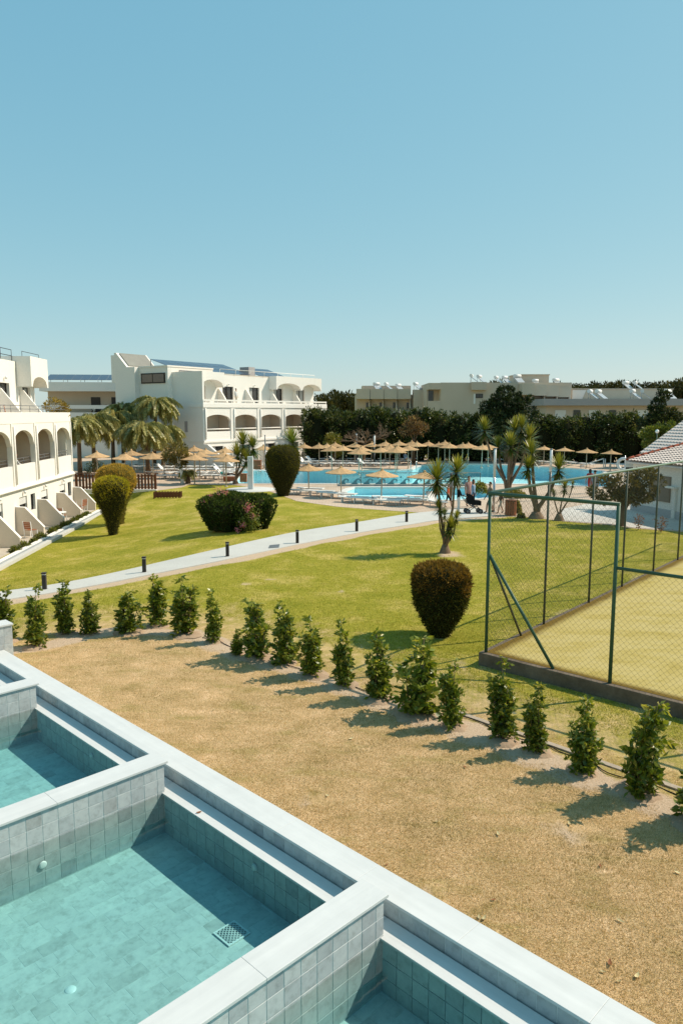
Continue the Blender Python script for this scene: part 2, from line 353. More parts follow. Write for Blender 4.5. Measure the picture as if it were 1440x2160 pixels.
# grass: short blades, nobody could count them
def field(n_, fx, ok):
    out = []; got = 0
    while got < n_:
        p = fx(40000); k = ok(p); out.append(p[k]); got += k.sum()
    return np.concatenate(out)[:n_]
def gridval(arr, p):
    i = np.clip(np.searchsorted(gx, p[:, 0]), 1, nx - 1) - 1; j = np.clip(np.searchsorted(gy, p[:, 1]), 1, ny - 1) - 1
    return arr[j, i]
def blades(p, lo, hi, wdt, lean):
    n_ = len(p); z = gridval(V[..., 2], p); base = np.column_stack([p, z - 0.003]); ang = RNG.uniform(0, 6.283, n_)
    L = RNG.uniform(lo, hi, n_)[:, None]; d = unit(np.column_stack([RNG.normal(0, lean, n_), RNG.normal(0, lean, n_), np.ones(n_)]))
    s_ = np.column_stack([np.cos(ang), np.sin(ang), np.zeros(n_)]) * wdt
    return np.stack([base - s_, base + s_, base + d * L], 1)
def inside_np(p, poly):
    r = np.zeros(len(p), bool); x, y = p[:, 0], p[:, 1]; n_ = len(poly)
    for i in range(n_):
        a, b_ = poly[i], poly[(i + 1) % n_]
        if a[1] == b_[1]: continue
        r ^= ((a[1] > y) != (b_[1] > y)) & (x < (b_[0] - a[0]) * (y - a[1]) / (b_[1] - a[1]) + a[0])
    return r
court_np = lambda p: inside_np(p, COURT)
def dens(p, r0, r1):                                # keep as many blades per picture area near and far
    d = np.hypot(p[:, 0], p[:, 1]); return RNG.random(len(p)) < np.clip((r0 / d) ** 2, 0, 1) * (d < r1)
gp = field(300000, lambda k: np.column_stack([RNG.uniform(-8, 8, k), RNG.uniform(5, 19, k)]),
           lambda p: (gridval(dry, p) > .55) & (gridval(soil, p) < RNG.uniform(.1, .8, len(p))) & (np.abs(p[:, 0]) < p[:, 1] * .5 + .4) & dens(p, 9, 20) & (p @ np.array([BX, BY]) > 5.85))
gv = RNG.beta(1.6, 1.8, len(gp)); patch = 0.5 + 0.5 * np.sin(gp[:, 0] * 1.9 + np.sin(gp[:, 1] * 1.3) * 2) * np.sin(gp[:, 1] * 2.3 - gp[:, 0]); gv = np.clip(gv * 0.85 + 0.42 * (patch ** 2) * (RNG.random(len(gp)) < .6), 0, 1)
drym = leafmat('dry grass blades', [(0, C(.84, .66, .45)), (0.42, C(.60, .42, .215)), (0.75, C(.33, .23, .07)), (1, C(.13, .10, .025))], 0.8, 0.2, 0.1)
tag(put('dry_grass', quads_mesh('dry_grass', blades(gp, .016, .048, .0034, 1.3), gv, 3), drym), 'scorched straw coloured grass beside the plunge pools', 'grass', kind='stuff')
gp = field(200000, lambda k: np.column_stack([RNG.uniform(-17, 16, k), RNG.uniform(10, 40, k)]),
           lambda p: (gridval(dry, p) < .5) & (gridval(soil, p) < RNG.uniform(.05, .7, len(p))) & (np.abs(p[:, 0]) < p[:, 1] * .5 + .4) & dens(p, 16, 42) & ~court_np(p))
def near_path(p):
    return inside_np(p, PATH_UP + PATH_LO[::-1])
gp = gp[~near_path(gp)]
gp = gp[~inside_np(gp, DECK)]
grm = leafmat('green grass blades', [(0, C(.17, .20, .012)), (0.5, C(.31, .285, .03)), (1, C(.52, .41, .11))], 0.7, 0.3, 0.15)
tag(put('green_grass', quads_mesh('green_grass', blades(gp, .02, .06, .006, .8), RNG.random(len(gp)), 3), grm), 'short green lawn grass beyond the row of young shrubs', 'grass', kind='stuff')

# ------------------------------------------------------------------ paving, path, court
def sheet(name, outer, holes, z, mat, label, thick=0.0, slope=False):
    loops = [[Vector((p[0], p[1], 0)) for p in outer]] + [[Vector((p[0], p[1], 0)) for p in h] for h in holes]
    tris = tessellate_polygon(loops); pts = [p for lp in loops for p in lp]
    mb = MB(); zz = [z + (gz(p.x, p.y) if slope else 0) for p in pts]
    mb.add([(p.x, p.y, q) for p, q in zip(pts, zz)], tris)
    if thick:
        k = 0
        for lp in loops:
            n_ = len(lp)
            for i in range(n_):
                a, b_ = k + i, k + (i + 1) % n_; A, B = pts[a], pts[b_]
                mb.add([(A.x, A.y, zz[a]), (B.x, B.y, zz[b_]), (B.x, B.y, zz[b_] - thick), (A.x, A.y, zz[a] - thick)], [(0, 1, 2, 3)])
            k += n_
    me = mb.mesh(name, recalc=False); bm = bmesh.new(); bm.from_mesh(me); bmesh.ops.remove_doubles(bm, verts=bm.verts, dist=1e-4); bmesh.ops.recalc_face_normals(bm, faces=bm.faces)
    up = sum(f.normal.z * f.calc_area() for f in bm.faces)
    if up < 0: bmesh.ops.reverse_faces(bm, faces=bm.faces)
    bm.to_mesh(me); bm.free()
    return tag(put(name, me, mat), label, kind='structure')
def paving(name, c0, c1, grout, tile, rough=0.8):
    m, n, l, b = nodes(name); P = wpos(n)
    br = n.new('ShaderNodeTexBrick'); br.inputs['Scale'].default_value = 1.0; br.inputs['Brick Width'].default_value = tile; br.inputs['Row Height'].default_value = tile
    br.inputs['Mortar Size'].default_value = 0.012; br.inputs['Color1'].default_value = c0; br.inputs['Color2'].default_value = c1; br.inputs['Mortar'].default_value = grout; br.offset = 0.5
    l.new(P, br.inputs['Vector']); f = noise(n, l, 0.35, 6, 0.7, vec=P); r = ramp(n, [(0.3, (0.82, 0.8, 0.78, 1)), (0.7, (1.1, 1.1, 1.1, 1))]); l.new(f, r.inputs[0])
    l.new(mixc(n, l, 1.0, br.outputs['Color'], r.outputs[0], 'MULTIPLY'), b.inputs['Base Color']); b.inputs['Roughness'].default_value = rough; b.inputs['Specular IOR Level'].default_value = 0.25
    return m
deck_mat = paving('pool deck paving', C(.56, .44, .335), C(.52, .40, .30), C(.38, .29, .21), 0.4)
sheet('pool_deck', DECK, [MAIN_POOL, KID_POOL], 0.012, deck_mat, 'sandy pink paving round the hotel pool', 0.10)
TERR = [p for p in outline([(1190, 1099), (1303, 1107.5), (1330, 1113), (1440, 1120), (1600, 1136)])] + [Vector((40, 34)), Vector((40, 44)), Vector((17.2, 44.6))] + outline([(1265, 1058), (1180, 1075)])
sheet('terrace_paving', TERR, [], 0.022, paving('pale terrace paving', C(.60, .57, .52), C(.56, .53, .48), C(.44, .41, .37), 0.6), 'pale paving in front of the white pool house')
path_mat = surf('path concrete', C(.56, .545, .50), C(.50, .485, .445), 0.8, 0.85, 0.2, 0.08, 30)
NP = len(PATH_UP); mbp = MB()
for k in range(NP - 1):
    q = [PATH_UP[k], PATH_UP[k + 1], PATH_LO[k + 1], PATH_LO[k]]
    def pz(p): return gz(p.x, p.y) + 0.035
    N_ = 6
    for j in range(N_):
        t0, t1 = j / N_, (j + 1) / N_
        w4 = [q[0].lerp(q[3], t0), q[1].lerp(q[2], t0), q[1].lerp(q[2], t1), q[0].lerp(q[3], t1)]
        mbp.add([(p.x, p.y, pz(p)) for p in w4], [(0, 1, 2, 3)])
    for e0, e1 in ((q[0], q[1]), (q[3], q[2])):
        mbp.add([(e0.x, e0.y, pz(e0)), (e1.x, e1.y, pz(e1)), (e1.x, e1.y, pz(e1) - .12), (e0.x, e0.y, pz(e0) - .12)], [(0, 1, 2, 3)])
tag(mbp.build('garden_path', path_mat), 'pale concrete garden path crossing the lawn', kind='structure')
pu = [G(569, 1152), G(590, 1150), G(588, 1157), G(566, 1158.5)]
mh = MB(); mh.add([(p.x, p.y, gz(p.x, p.y) + .046) for p in pu] + [(p.x, p.y, gz(p.x, p.y) + .02) for p in pu], [(0, 1, 2, 3), (0, 4, 5, 1), (1, 5, 6, 2), (2, 6, 7, 3), (3, 7, 4, 0)])
tag(mh.build('drain_cover', metal_grey), 'grey drain cover set into the garden path', 'drain cover')
# court: raised slab of worn yellowed turf
m, n, l, b = nodes('court turf'); P = wpos(n)
n1 = noise(n, l, 0.8, 8, 0.75, vec=P, stretch=(1, 2.2, 1)); n2 = noise(n, l, 45, 4, 0.75, vec=P); at = n.new('ShaderNodeAttribute'); at.attribute_name = 'moss'
r1 = ramp(n, [(0.28, C(.34, .255, .06)), (0.45, C(.44, .34, .115)), (0.6, C(.49, .39, .165)), (0.75, C(.31, .225, .045))]); l.new(n1, r1.inputs[0])
r2 = ramp(n, [(0.3, (.8, .8, .75, 1)), (.7, (1.1, 1.1, 1.1, 1))]); l.new(n2, r2.inputs[0])
cc = mixc(n, l, 1.0, r1.outputs[0], r2.outputs[0], 'MULTIPLY'); ms_ = n.new('ShaderNodeMath'); ms_.operation = 'MULTIPLY_ADD'; l.new(n1, ms_.inputs[0]); ms_.inputs[1].default_value = 0.8; l.new(at.outputs['Fac'], ms_.inputs[2])
mr = n.new('ShaderNodeMapRange'); mr.inputs[1].default_value = .6; mr.inputs[2].default_value = 1.1; l.new(ms_.outputs[0], mr.inputs[0])
l.new(mixc(n, l, mr.outputs[0], cc, C(.15, .095, .018)), b.inputs['Base Color']); b.inputs['Roughness'].default_value = .95; b.inputs['Specular IOR Level'].default_value = .1
court_mat = m
ct = empty('sports_court', (C0.x, C0.y, 0)); tag(ct, 'raised sports court with worn yellow turf', kind='structure')
def cpt(u, v): return court_u * u + court_v * v
mb = MB(); us = [0, .12, .35, .8] + list(np.arange(1.6, 24.1, .8)); vs_ = [0, .12, .35, .8] + list(np.arange(1.6, 17.1, .8)); mo = []
for u in us:
    for v in vs_:
        p = cpt(u, v); mb.v.append((p.x, p.y, .302)); e = min(u * 1.6, v); mo.append(max(0, 1 - e / .45))
nv = len(vs_)
for i in range(len(us) - 1):
    for j in range(nv - 1): mb.f.append((i * nv + j, i * nv + j + 1, (i + 1) * nv + j + 1, (i + 1) * nv + j)); mb.sm.append(False)
me = mb.mesh('turf'); a = me.attributes.new('moss', 'FLOAT', 'POINT'); a.data.foreach_set('value', mo)
turf = put('turf', me, court_mat, ct)
slab_mat = surf('weathered concrete', C(.22, .17, .125), C(.12, .09, .065), 2.5, .95, .1, .4, 12)
mb = MB(); q = [cpt(-.12, -.12), cpt(-.12, 17.1), cpt(24.1, 17.1), cpt(24.1, -.12)]
mb.prism([(p.x, p.y) for p in q], 2, -.25, .296); mb.build('slab', slab_mat, ct, bevel=.012)

# ------------------------------------------------------------------ hotel pools
def water_mat(name, tint, rough=0.02, bump=0.15, bscale=3.0, refl=1.33):
    m, n, l, b = nodes(name); n.remove(b)
    tr = n.new('ShaderNodeBsdfTransparent'); tr.inputs[0].default_value = tint
    gl = n.new('ShaderNodeBsdfGlossy'); gl.inputs['Roughness'].default_value = rough
    fr = n.new('ShaderNodeFresnel'); fr.inputs[0].default_value = refl
    h = noise(n, l, bscale, 3, .5, vec=wpos(n)); bp = n.new('ShaderNodeBump'); bp.inputs['Strength'].default_value = bump; bp.inputs['Distance'].default_value = .05
    l.new(h, bp.inputs['Height']); l.new(bp.outputs[0], gl.inputs['Normal']); l.new(bp.outputs[0], fr.inputs['Normal'])
    ms = n.new('ShaderNodeMixShader'); l.new(fr.outputs[0], ms.inputs[0]); l.new(tr.outputs[0], ms.inputs[1]); l.new(gl.outputs[0], ms.inputs[2])
    l.new(ms.outputs[0], n['Material Output'].inputs[0]); return m, n, l
hw, _, _ = water_mat('hotel pool water', C(.86, .99, 1.0), .08, .35, 2.0, 1.03)
basin_blue = surf('pale blue pool mosaic', C(.58, .88, .93), C(.55, .85, .91), 1.5, .5, .3)
rim_white = surf('white pool rim', C(.68, .66, .61), C(.62, .60, .55), 1, .7, .2)
def hotel_pool(poly, depth, label):
    c = sum((Vector((p[0], p[1])) for p in poly), Vector((0, 0))) / len(poly)
    e = empty('swimming_pool', (c.x, c.y, 0), 0, label, 'pool'); loc = [Vector((p[0], p[1])) - c for p in poly]
    def off(d):
        out = []; n_ = len(loc)
        ar = sum(loc[i].x * loc[(i + 1) % n_].y - loc[(i + 1) % n_].x * loc[i].y for i in range(n_)); sgn = 1 if ar > 0 else -1
        for i in range(n_):
            t = (loc[(i + 1) % n_] - loc[i - 1]).normalized(); out.append(loc[i] + Vector((t.y, -t.x)) * d * sgn)
        return out
    n_ = len(loc); mb = MB(); tri = tessellate_polygon([[Vector((p.x, p.y, 0)) for p in loc]])
    mb.add([(p.x, p.y, -depth) for p in loc], tri)
    for i in range(n_):
        A, B = loc[i], loc[(i + 1) % n_]; mb.add([(A.x, A.y, 0), (B.x, B.y, 0), (B.x, B.y, -depth), (A.x, A.y, -depth)], [(0, 1, 2, 3)])
    mb.build('basin', basin_blue, e)
    I, O = off(-.05), off(.38); mb = MB()
    for i in range(n_):
        k = (i + 1) % n_
        mb.add([(I[i].x, I[i].y, .05), (I[k].x, I[k].y, .05), (O[k].x, O[k].y, .05), (O[i].x, O[i].y, .05), (I[i].x, I[i].y, -.08), (I[k].x, I[k].y, -.08), (O[k].x, O[k].y, -.02), (O[i].x, O[i].y, -.02)], [(0, 1, 2, 3), (0, 4, 5, 1), (3, 2, 6, 7)])
    mb.build('pool_rim', rim_white, e)
    mb = MB(); mb.add([(p.x, p.y, -.06) for p in loc], tri); o = mb.build('water', hw, e)
    bm = bmesh.new(); bm.from_mesh(o.data)
    if sum(f.normal.z for f in bm.faces) < 0: bmesh.ops.reverse_faces(bm, faces=bm.faces)
    bm.to_mesh(o.data); bm.free(); return e
mp_ = hotel_pool(MAIN_POOL, 1.3, 'large turquoise hotel swimming pool with a curved end')
kp_ = hotel_pool(KID_POOL, .55, 'small shallow pool before the wave screen')

# ------------------------------------------------------------------ plunge pools in the foreground
ZT, ZC, ZL, ZW, ZF = 0.80, 0.55, 0.35, 0.337, -0.25       # divider top, outer coping, ledge, water, floor
marble = surf('white marble coping', C(.69, .69, .67), C(.665, .665, .645), 2.2, .5, .3, fine=5, grain=.025)
def veined(name, st):
    return surf(name, C(.64, .64, .62), C(.555, .56, .545), .55, .5, .3, fine=4, grain=.03, stretch=st, world=False)
marble = veined('white marble along the wall', (14, 1.0, 1)); marble_div = veined('white marble along the dividers', (1.0, 14, 1))
m, n, l, b = nodes('grey green stone tile')
oi = n.new('ShaderNodeObjectInfo'); tcx = n.new('ShaderNodeTexCoord').outputs['Object']
addv = n.new('ShaderNodeVectorMath'); addv.operation = 'ADD'; l.new(tcx, addv.inputs[0]); mulr = n.new('ShaderNodeMath'); mulr.operation = 'MULTIPLY'; mulr.inputs[1].default_value = 40; l.new(oi.outputs['Random'], mulr.inputs[0]); l.new(mulr.outputs[0], addv.inputs[1])
f1 = noise(n, l, 9, 6, .7, vec=addv.outputs[0]); r0 = ramp(n, [(0, C(.35, .37, .375)), (.12, C(.41, .43, .43)), (.5, C(.45, .47, .465)), (.85, C(.49, .505, .495)), (1, C(.38, .385, .375))]); l.new(oi.outputs['Random'], r0.inputs[0])
r1 = ramp(n, [(.3, (.72, .72, .70, 1)), (.5, (1, 1, 1, 1)), (.75, (1.16, 1.15, 1.12, 1))]); l.new(f1, r1.inputs[0])
l.new(mixc(n, l, 1.0, r0.outputs[0], r1.outputs[0], 'MULTIPLY'), b.inputs['Base Color']); b.inputs['Roughness'].default_value = .5; b.inputs['Specular IOR Level'].default_value = .35
tile_mat = m
grout = surf('pale grout', C(.66, .68, .65), C(.60, .62, .59), 4, .9, .1, grain=.04)
def bevel_tile(w_, h_, t=.004, bv=.0015):
    # a tile lying in local x (width) and z (height), its face towards -y
    mb = MB(); mb.add([(-w_ / 2, 0, -h_ / 2), (w_ / 2, 0, -h_ / 2), (w_ / 2, 0, h_ / 2), (-w_ / 2, 0, h_ / 2), (-w_ / 2 + bv, -t, -h_ / 2 + bv), (w_ / 2 - bv, -t, -h_ / 2 + bv), (w_ / 2 - bv, -t, h_ / 2 - bv), (-w_ / 2 + bv, -t, h_ / 2 - bv)],
           [(4, 5, 6, 7), (0, 1, 5, 4), (1, 2, 6, 5), (2, 3, 7, 6), (3, 0, 4, 7)])
    me = mb.mesh('tile'); me.materials.append(tile_mat); return me
TILES = {}
def tile_me(w_, h_):
    k = (round(w_, 3), round(h_, 3))
    if k not in TILES: TILES[k] = bevel_tile(w_ - .008, h_ - .008)
    return TILES[k]
floor_mat = tile_mat.copy(); floor_mat.name = 'floor stone paled as lit water'  # wall tile made paler: light scattered in the water put into its colour
for nd in floor_mat.node_tree.nodes:
    if nd.type == 'VALTORGB' and len(nd.color_ramp.elements) == 5:
        for el, c_ in zip(nd.color_ramp.elements, (C(.44, .44, .41), C(.52, .52, .49), C(.56, .56, .53), C(.60, .60, .56), C(.47, .47, .44))): el.color = c_
FTILES = {}
def floor_me(w_, h_):
    k = (round(w_, 3), round(h_, 3))
    if k not in FTILES: FTILES[k] = bevel_tile(w_ - .003, h_ - .003, .004, .001); FTILES[k].materials.clear(); FTILES[k].materials.append(floor_mat)
    return FTILES[k]
FRAME = Matrix.Rotation(ROT, 4, 'Z')
def tile_wall(parent, origin, rz, length, z0, z1, tw=.2, th=.2, start=0.0, off=(0, 0, 0)):
    """tiles on a wall face; origin local (x,y) on the face at its left end, face normal = local -y turned by rz"""
    rows = []; z = z1
    while z > z0 + .03: h = min(th, z - z0); rows.append((z - h / 2, h)); z -= th
    R = Matrix.Rotation(rz, 4, 'Z'); x = start
    cols = []
    while x < length - .02:
        w_ = min(tw, length - x); cols.append((x + w_ / 2, w_)); x += tw
    for zc, h in rows:
        for xc, w_ in cols:
            p = Vector((origin[0], origin[1], 0)) + R @ Vector((xc, 0, 0)); p.z = zc
            if w_ < .04 or h < .03 or not in_frame(FRAME @ (p + Vector(off))): continue
            o = put('tile', tile_me(w_, h), None, parent, p, (random.uniform(-.006, .006), 0, rz + random.uniform(-.004, .004)))
m, n, l, b = nodes('plunge pool water')
n.remove(b)
tr = n.new('ShaderNodeBsdfTransparent'); tr.inputs[0].default_value = C(.93, .99, .99); gl = n.new('ShaderNodeBsdfGlossy'); gl.inputs['Roughness'].default_value = .01
fr = n.new('ShaderNodeFresnel'); fr.inputs[0].default_value = 1.33; h = noise(n, l, 2.2, 2, .5, vec=wpos(n)); bp = n.new('ShaderNodeBump'); bp.inputs['Strength'].default_value = .14; bp.inputs['Distance'].default_value = .05
l.new(h, bp.inputs['Height']); l.new(bp.outputs[0], gl.inputs['Normal']); l.new(bp.outputs[0], fr.inputs['Normal'])
ms = n.new('ShaderNodeMixShader'); l.new(fr.outputs[0], ms.inputs[0]); l.new(tr.outputs[0], ms.inputs[1]); l.new(gl.outputs[0], ms.inputs[2]); l.new(ms.outputs[0], n['Material Output'].inputs[0])
va = n.new('ShaderNodeVolumeAbsorption'); va.inputs['Color'].default_value = C(.02, .84, .90); va.inputs['Density'].default_value = .42; l.new(va.outputs[0], n['Material Output'].inputs['Volume'])
plunge_water = m
WB = 5.12                                                 # basin side under the ledge
POOLS = [(-3.9, .27, 'plunge pool of grey stone tiles, only its rim showing'),
         (.63, 4.50, 'grey tiled plunge pool at the wall end, mostly its ledge side showing'),
         (4.86, 8.57, 'grey tiled plunge pool with a square drain grate and a fallen leaf on its ledge'),
         (8.94, 12.80, 'grey tiled plunge pool between the drain grate pool and the end pool'),
         (13.17, 15.95, 'short grey tiled plunge pool beside the raised end wall')]
for k, (a0, a1, lab) in enumerate(POOLS):
    if k == 0: continue
    c = from_ab((a0 + a1) / 2, 2.9); e = empty('plunge_pool', (c.x, c.y, 0), ROT, lab, 'plunge pool', 'plunge pools below the balcony')
    oa, ob = (a0 + a1) / 2, 2.9
    def L(b_, a_): return (b_ - ob, a_ - oa)
    x0, x1 = -2.3 - 0, WB - ob; y0, y1 = a0 - oa, a1 - oa; toff = (ob, oa, 0)
    y0 -= .03; y1 += .03
    fl = MB().box(x0 - .1, x1 + .25, y0 - .02, y1 + .02, ZF - .2, ZF - .004).build('basin_floor', grout, e)
    # floor stones, laid in broken bond
    r = 0; y = y0
    while y < y1 - .05:
        dy = min(.2, y1 - y); x = x0 - (.1 if r % 2 else .0)
        while x < x1 - .03:
            w_ = min(.4 if (r * 7 + int(x * 9)) % 3 else .2, x1 - x); p = Vector((x + w_ / 2, y + dy / 2, ZF - .006))
            if w_ > .05 and in_frame(FRAME @ (p + Vector(toff)), 60):
                put('floor_tile', floor_me(w_, dy), None, fl, p, (-math.pi / 2, 0, 0))
            x += w_
        y += .2; r += 1
    # far divider face of this pool is built with the divider; the side wall under the ledge:
    sw = MB().box(x1 + .012, x1 + .10, y0 + .001, y1 - .001, ZF - .011, ZL - .032).build('side_wall', grout, e)
    tile_wall(sw, (x1 + .012, y1), -math.pi / 2, y1 - y0, ZF, ZL - .03, start=0, off=toff)
    led = MB().box(x1 - .012, x1 + .036, y0 + .002, y1 - .002, ZL - .03, ZL).box(x1 + .036, x1 + .262, y0 - .152, y1 + .152, ZL - .03, ZL).build('overflow_ledge', marble, e)
    MB().box(x1 + .10, x1 + .31, y0, y1, ZL - .22, ZL - .16).build('gutter', slab_mat, e)
    MB().box(x0 - .9, x1 + .012, y0 - .004, y1 + .004, ZF - .006, ZW).build('water', plunge_water, e)
    MB().box(x0 - .95, x0 - .3, y0, y1, ZF, ZT).build('rear_wall', tile_mat, e)
    mb = MB(); mb.lathe([(.0, .014), (.03, .014), (.045, .010), (.05, 0)], 20)
    mb.build('wall_light', white_plastic, e, (L(3.41, 0)[0], y1 - .012, .06), (math.pi / 2, 0, 0))
    mb = MB(); mb.lathe([(.0, .02), (.04, .02), (.048, 0)], 20); mb.build('inlet_cover', white_plastic, e, (x1 - .001, y0 + (y1 - y0) * .46, .17), (0, -math.pi / 2, 0))
    for bx_, ay_ in ((2.9, .52), (2.0, .30)):
        mb = MB(); mb.lathe([(.0, .012), (.05, .012), (.06, 0)], 20); mb.build('floor_nozzle', white_plastic, e, (L(bx_, 0)[0], y0 + (y1 - y0) * ay_, ZF - .003))
    g = MB(); gs = .15
    g.box(-gs, gs, -gs, -gs + .02, 0, .014).box(-gs, gs, gs - .02, gs, 0, .014).box(-gs, -gs + .02, -gs + .02, gs - .02, 0, .014).box(gs - .02, gs, -gs + .02, gs - .02, 0, .014)
    for t in np.linspace(-gs * 1.6, gs * 1.6, 11):
        for sg in (1, -1):
            pts = [(s_, sg * (s_) + t) for s_ in np.linspace(-gs, gs, 40) if abs(sg * s_ + t) < gs]
            if len(pts) > 2: g.tube([(pts[0][0], pts[0][1], .010), (pts[-1][0], pts[-1][1], .010)], .0045, 4)
    dg = g.build('drain_grate', white_plastic, e, (L(4.555, 0)[0], y0 + (y1 - y0) * .385, ZF + .001))
    MB().box(-gs + .01, gs - .01, -gs + .01, gs - .01, -.0, .003).build('drain_pit', surf('drain pit stone', C(.34, .37, .37), C(.30, .33, .33), 5, .8, .2), dg)
# dividing walls with tiled faces, and their copings
DIVS = [(.27, .63), (4.50, 4.86), (8.57, 8.94), (12.80, 13.17)]
names = ['by the wall end pool, cut by the view', 'between the drain grate pool and the wall end pool', 'behind the drain grate pool', 'in front of the short end pool']
for k, (a0, a1) in enumerate(DIVS):
    c = from_ab((a0 + a1) / 2, 2.9); e = empty('pool_divider_wall', (c.x, c.y, 0), ROT, 'tiled dividing wall with white marble top ' + names[k], 'wall', 'dividing walls of the plunge pools')
    hw_ = (a1 - a0) / 2; off = (2.9, (a0 + a1) / 2, 0); end = 5.155 - 2.9
    MB().box(-3.2, end - .012, -hw_ + .032, hw_ - .032, ZF - .01, ZT - .035).build('wall_core', grout, e)
    tile_wall(e, (end, -hw_ + .032), 0, 3.9 + end, ZF, ZT - .035, start=0, off=off) if False else None
    # columns counted from the free end
    x = end; rows = []; z = ZT - .035
    while z > ZF + .03: h = min(.2, z - ZF); rows.append((z - h / 2, h)); z -= .2
    ci = 0
    while x > -3.1:
        w_ = .12 if ci == 0 else .2
        for zc, h in rows:
            for sd in (-1, 1):
                p = Vector((x - w_ / 2, sd * (hw_ - .032), zc))
                if (sd < 0 or zc > ZL) and in_frame(FRAME @ (p + Vector(off))): put('tile', tile_me(w_, h), None, e, p, (random.uniform(-.006, .006), 0, 0 if sd < 0 else math.pi))
        x -= w_; ci += 1
    for zc, h in rows[:2]: put('tile', tile_me(hw_ * 2 - .064, h), None, e, (end - .012, 0, zc), (0, 0, math.pi / 2))
    # coping slabs, end to end
    xs = [-3.2, -1.9, -.62, .72, end + .045]
    for i in range(len(xs) - 1): MB().box(xs[i] + .001, xs[i + 1] - .001, -hw_, hw_, ZT - .034, ZT).build('coping_slab', marble_div, e, bevel=.004)
# outer wall with its coping
e = empty('pool_outer_wall', from_ab(6.0, 5.6, 0), ROT, 'long outer wall of the plunge pools with white marble coping', 'wall')
MB().box(-.19, .15, -13, 9.95, -.4, ZC - .034).build('wall_core', grout, e)
tile_wall(e, (-.19, 9.95), -math.pi / 2, 22, ZL - .16, ZC - .034, start=0, off=(5.6, 6.0, 0))
ys = [-13 + i * 1.35 for i in range(17)] + [9.95]
for i in range(len(ys) - 1): MB().box(-.21, .175, ys[i] + .0008, ys[i + 1] - .0008, ZC - .034, ZC).build('coping_slab', marble, e, bevel=.004)
# raised end wall
e = empty('pool_end_wall', from_ab(16.15, 3.0, 0), ROT, 'raised tiled end wall with white marble top beside the shrubs', 'wall')
MB().box(-3.4, 2.98, -.168, .2, -.4, 1.05).build('wall_core', grout, e)
tile_wall(e, (-3.4, -.168), 0, 6.38, ZL - .1, 1.05, off=(3.0, 16.15, 0))
MB().box(-3.42, 3.0, -.2, .22, 1.051, 1.09).build('coping_slab', marble, e, bevel=.004)
MB().box(-3.4, 2.99, .21, 2.4, -.4, .9).build('planter_block', white_wall, e)
# dry leaf on the ledge
def leaf_obj(name, L_, mat, loc, rz, label, cat, group=None, curl=.3):
    mb = MB(); pts = []
    for i in range(6):
        t = i / 5; w_ = math.sin(math.pi * min(1, t * 1.02)) ** .8 * L_ * .2 + .0005; z = curl * L_ * (t - .5) ** 2 * 2
        pts += [(t * L_ - L_ / 2, -w_, z + w_ * .5), (t * L_ - L_ / 2, 0, z), (t * L_ - L_ / 2, w_, z + w_ * .5)]
    fs = [(i * 3 + j, i * 3 + j + 1, i * 3 + j + 4, i * 3 + j + 3) for i in range(5) for j in range(2)]
    mb.add(pts, fs, True); return tag(mb.build(name, mat, None, loc, (0, 0, rz)), label, cat, group)
dead_leaf = surf('dead leaf', C(.30, .12, .05), C(.20, .08, .03), 20, .7, .2)
straw_leaf = surf('pale dead leaf', C(.58, .50, .28), C(.45, .33, .15), 20, .7, .2, rnd=.25)
p = at_z(420, 1714, ZL + .003); leaf_obj('fallen_leaf', .085, dead_leaf, p, .5, 'brown curled leaf on the white overflow ledge', 'leaf')
for i, (px, py) in enumerate([(815, 1826), (1010, 1938), (1303, 2072), (1342, 2062), (1285, 2035), (1270, 2052), (1307, 1945), (1428, 1843), (1265, 1828), (1050, 1762), (920, 1735), (820, 1920), (1040, 1900), (1330, 1775), (1020, 1940), (1320, 1770), (560, 1420), (690, 1680), (740, 1560), (1200, 1740), (980, 1620), (450, 1500)]):
    p = G(px, py); p.z += .012
    leaf_obj('fallen_leaf', random.uniform(.05, .10), straw_leaf if i % 4 else dead_leaf, p, random.uniform(0, 6), 'small dry leaf lying on the scorched grass', 'leaf', 'fallen leaves on the scorched grass', random.uniform(.2, .6))

# ------------------------------------------------------------------ buildings
def wall_open(mb, x0, x1, z0, z1, y0, y1, ops):
    """wall slab between y0 and y1 with rectangular openings (ox0, ox1, oz0, oz1), sorted by x"""
    x = x0
    for a, b_, c, d in sorted(ops):
        if a > x: mb.box(x, a, y0, y1, z0, z1)
        if c > z0: mb.box(a, b_, y0, y1, z0, c)
        if d < z1: mb.box(a, b_, y0, y1, d, z1)
        x = b_
    if x < x1: mb.box(x, x1, y0, y1, z0, z1)
    return mb
def arch_wall(mb, x0, x1, zs, za, zt, y0, y1, n_=14):
    xs = [x0 + (x1 - x0) * i / n_ for i in range(n_ + 1)]; zz = [zs + (za - zs) * math.sqrt(max(0, 1 - (2 * (x - x0) / (x1 - x0) - 1) ** 2)) for x in xs]
    for i in range(n_):
        a, b_, c, d = xs[i], xs[i + 1], zz[i], zz[i + 1]
        mb.add([(a, y0, c), (b_, y0, d), (b_, y0, zt), (a, y0, zt), (a, y1, c), (b_, y1, d), (b_, y1, zt), (a, y1, zt)], [(0, 1, 2, 3), (5, 4, 7, 6), (4, 5, 1, 0), (3, 2, 6, 7)])
    return mb
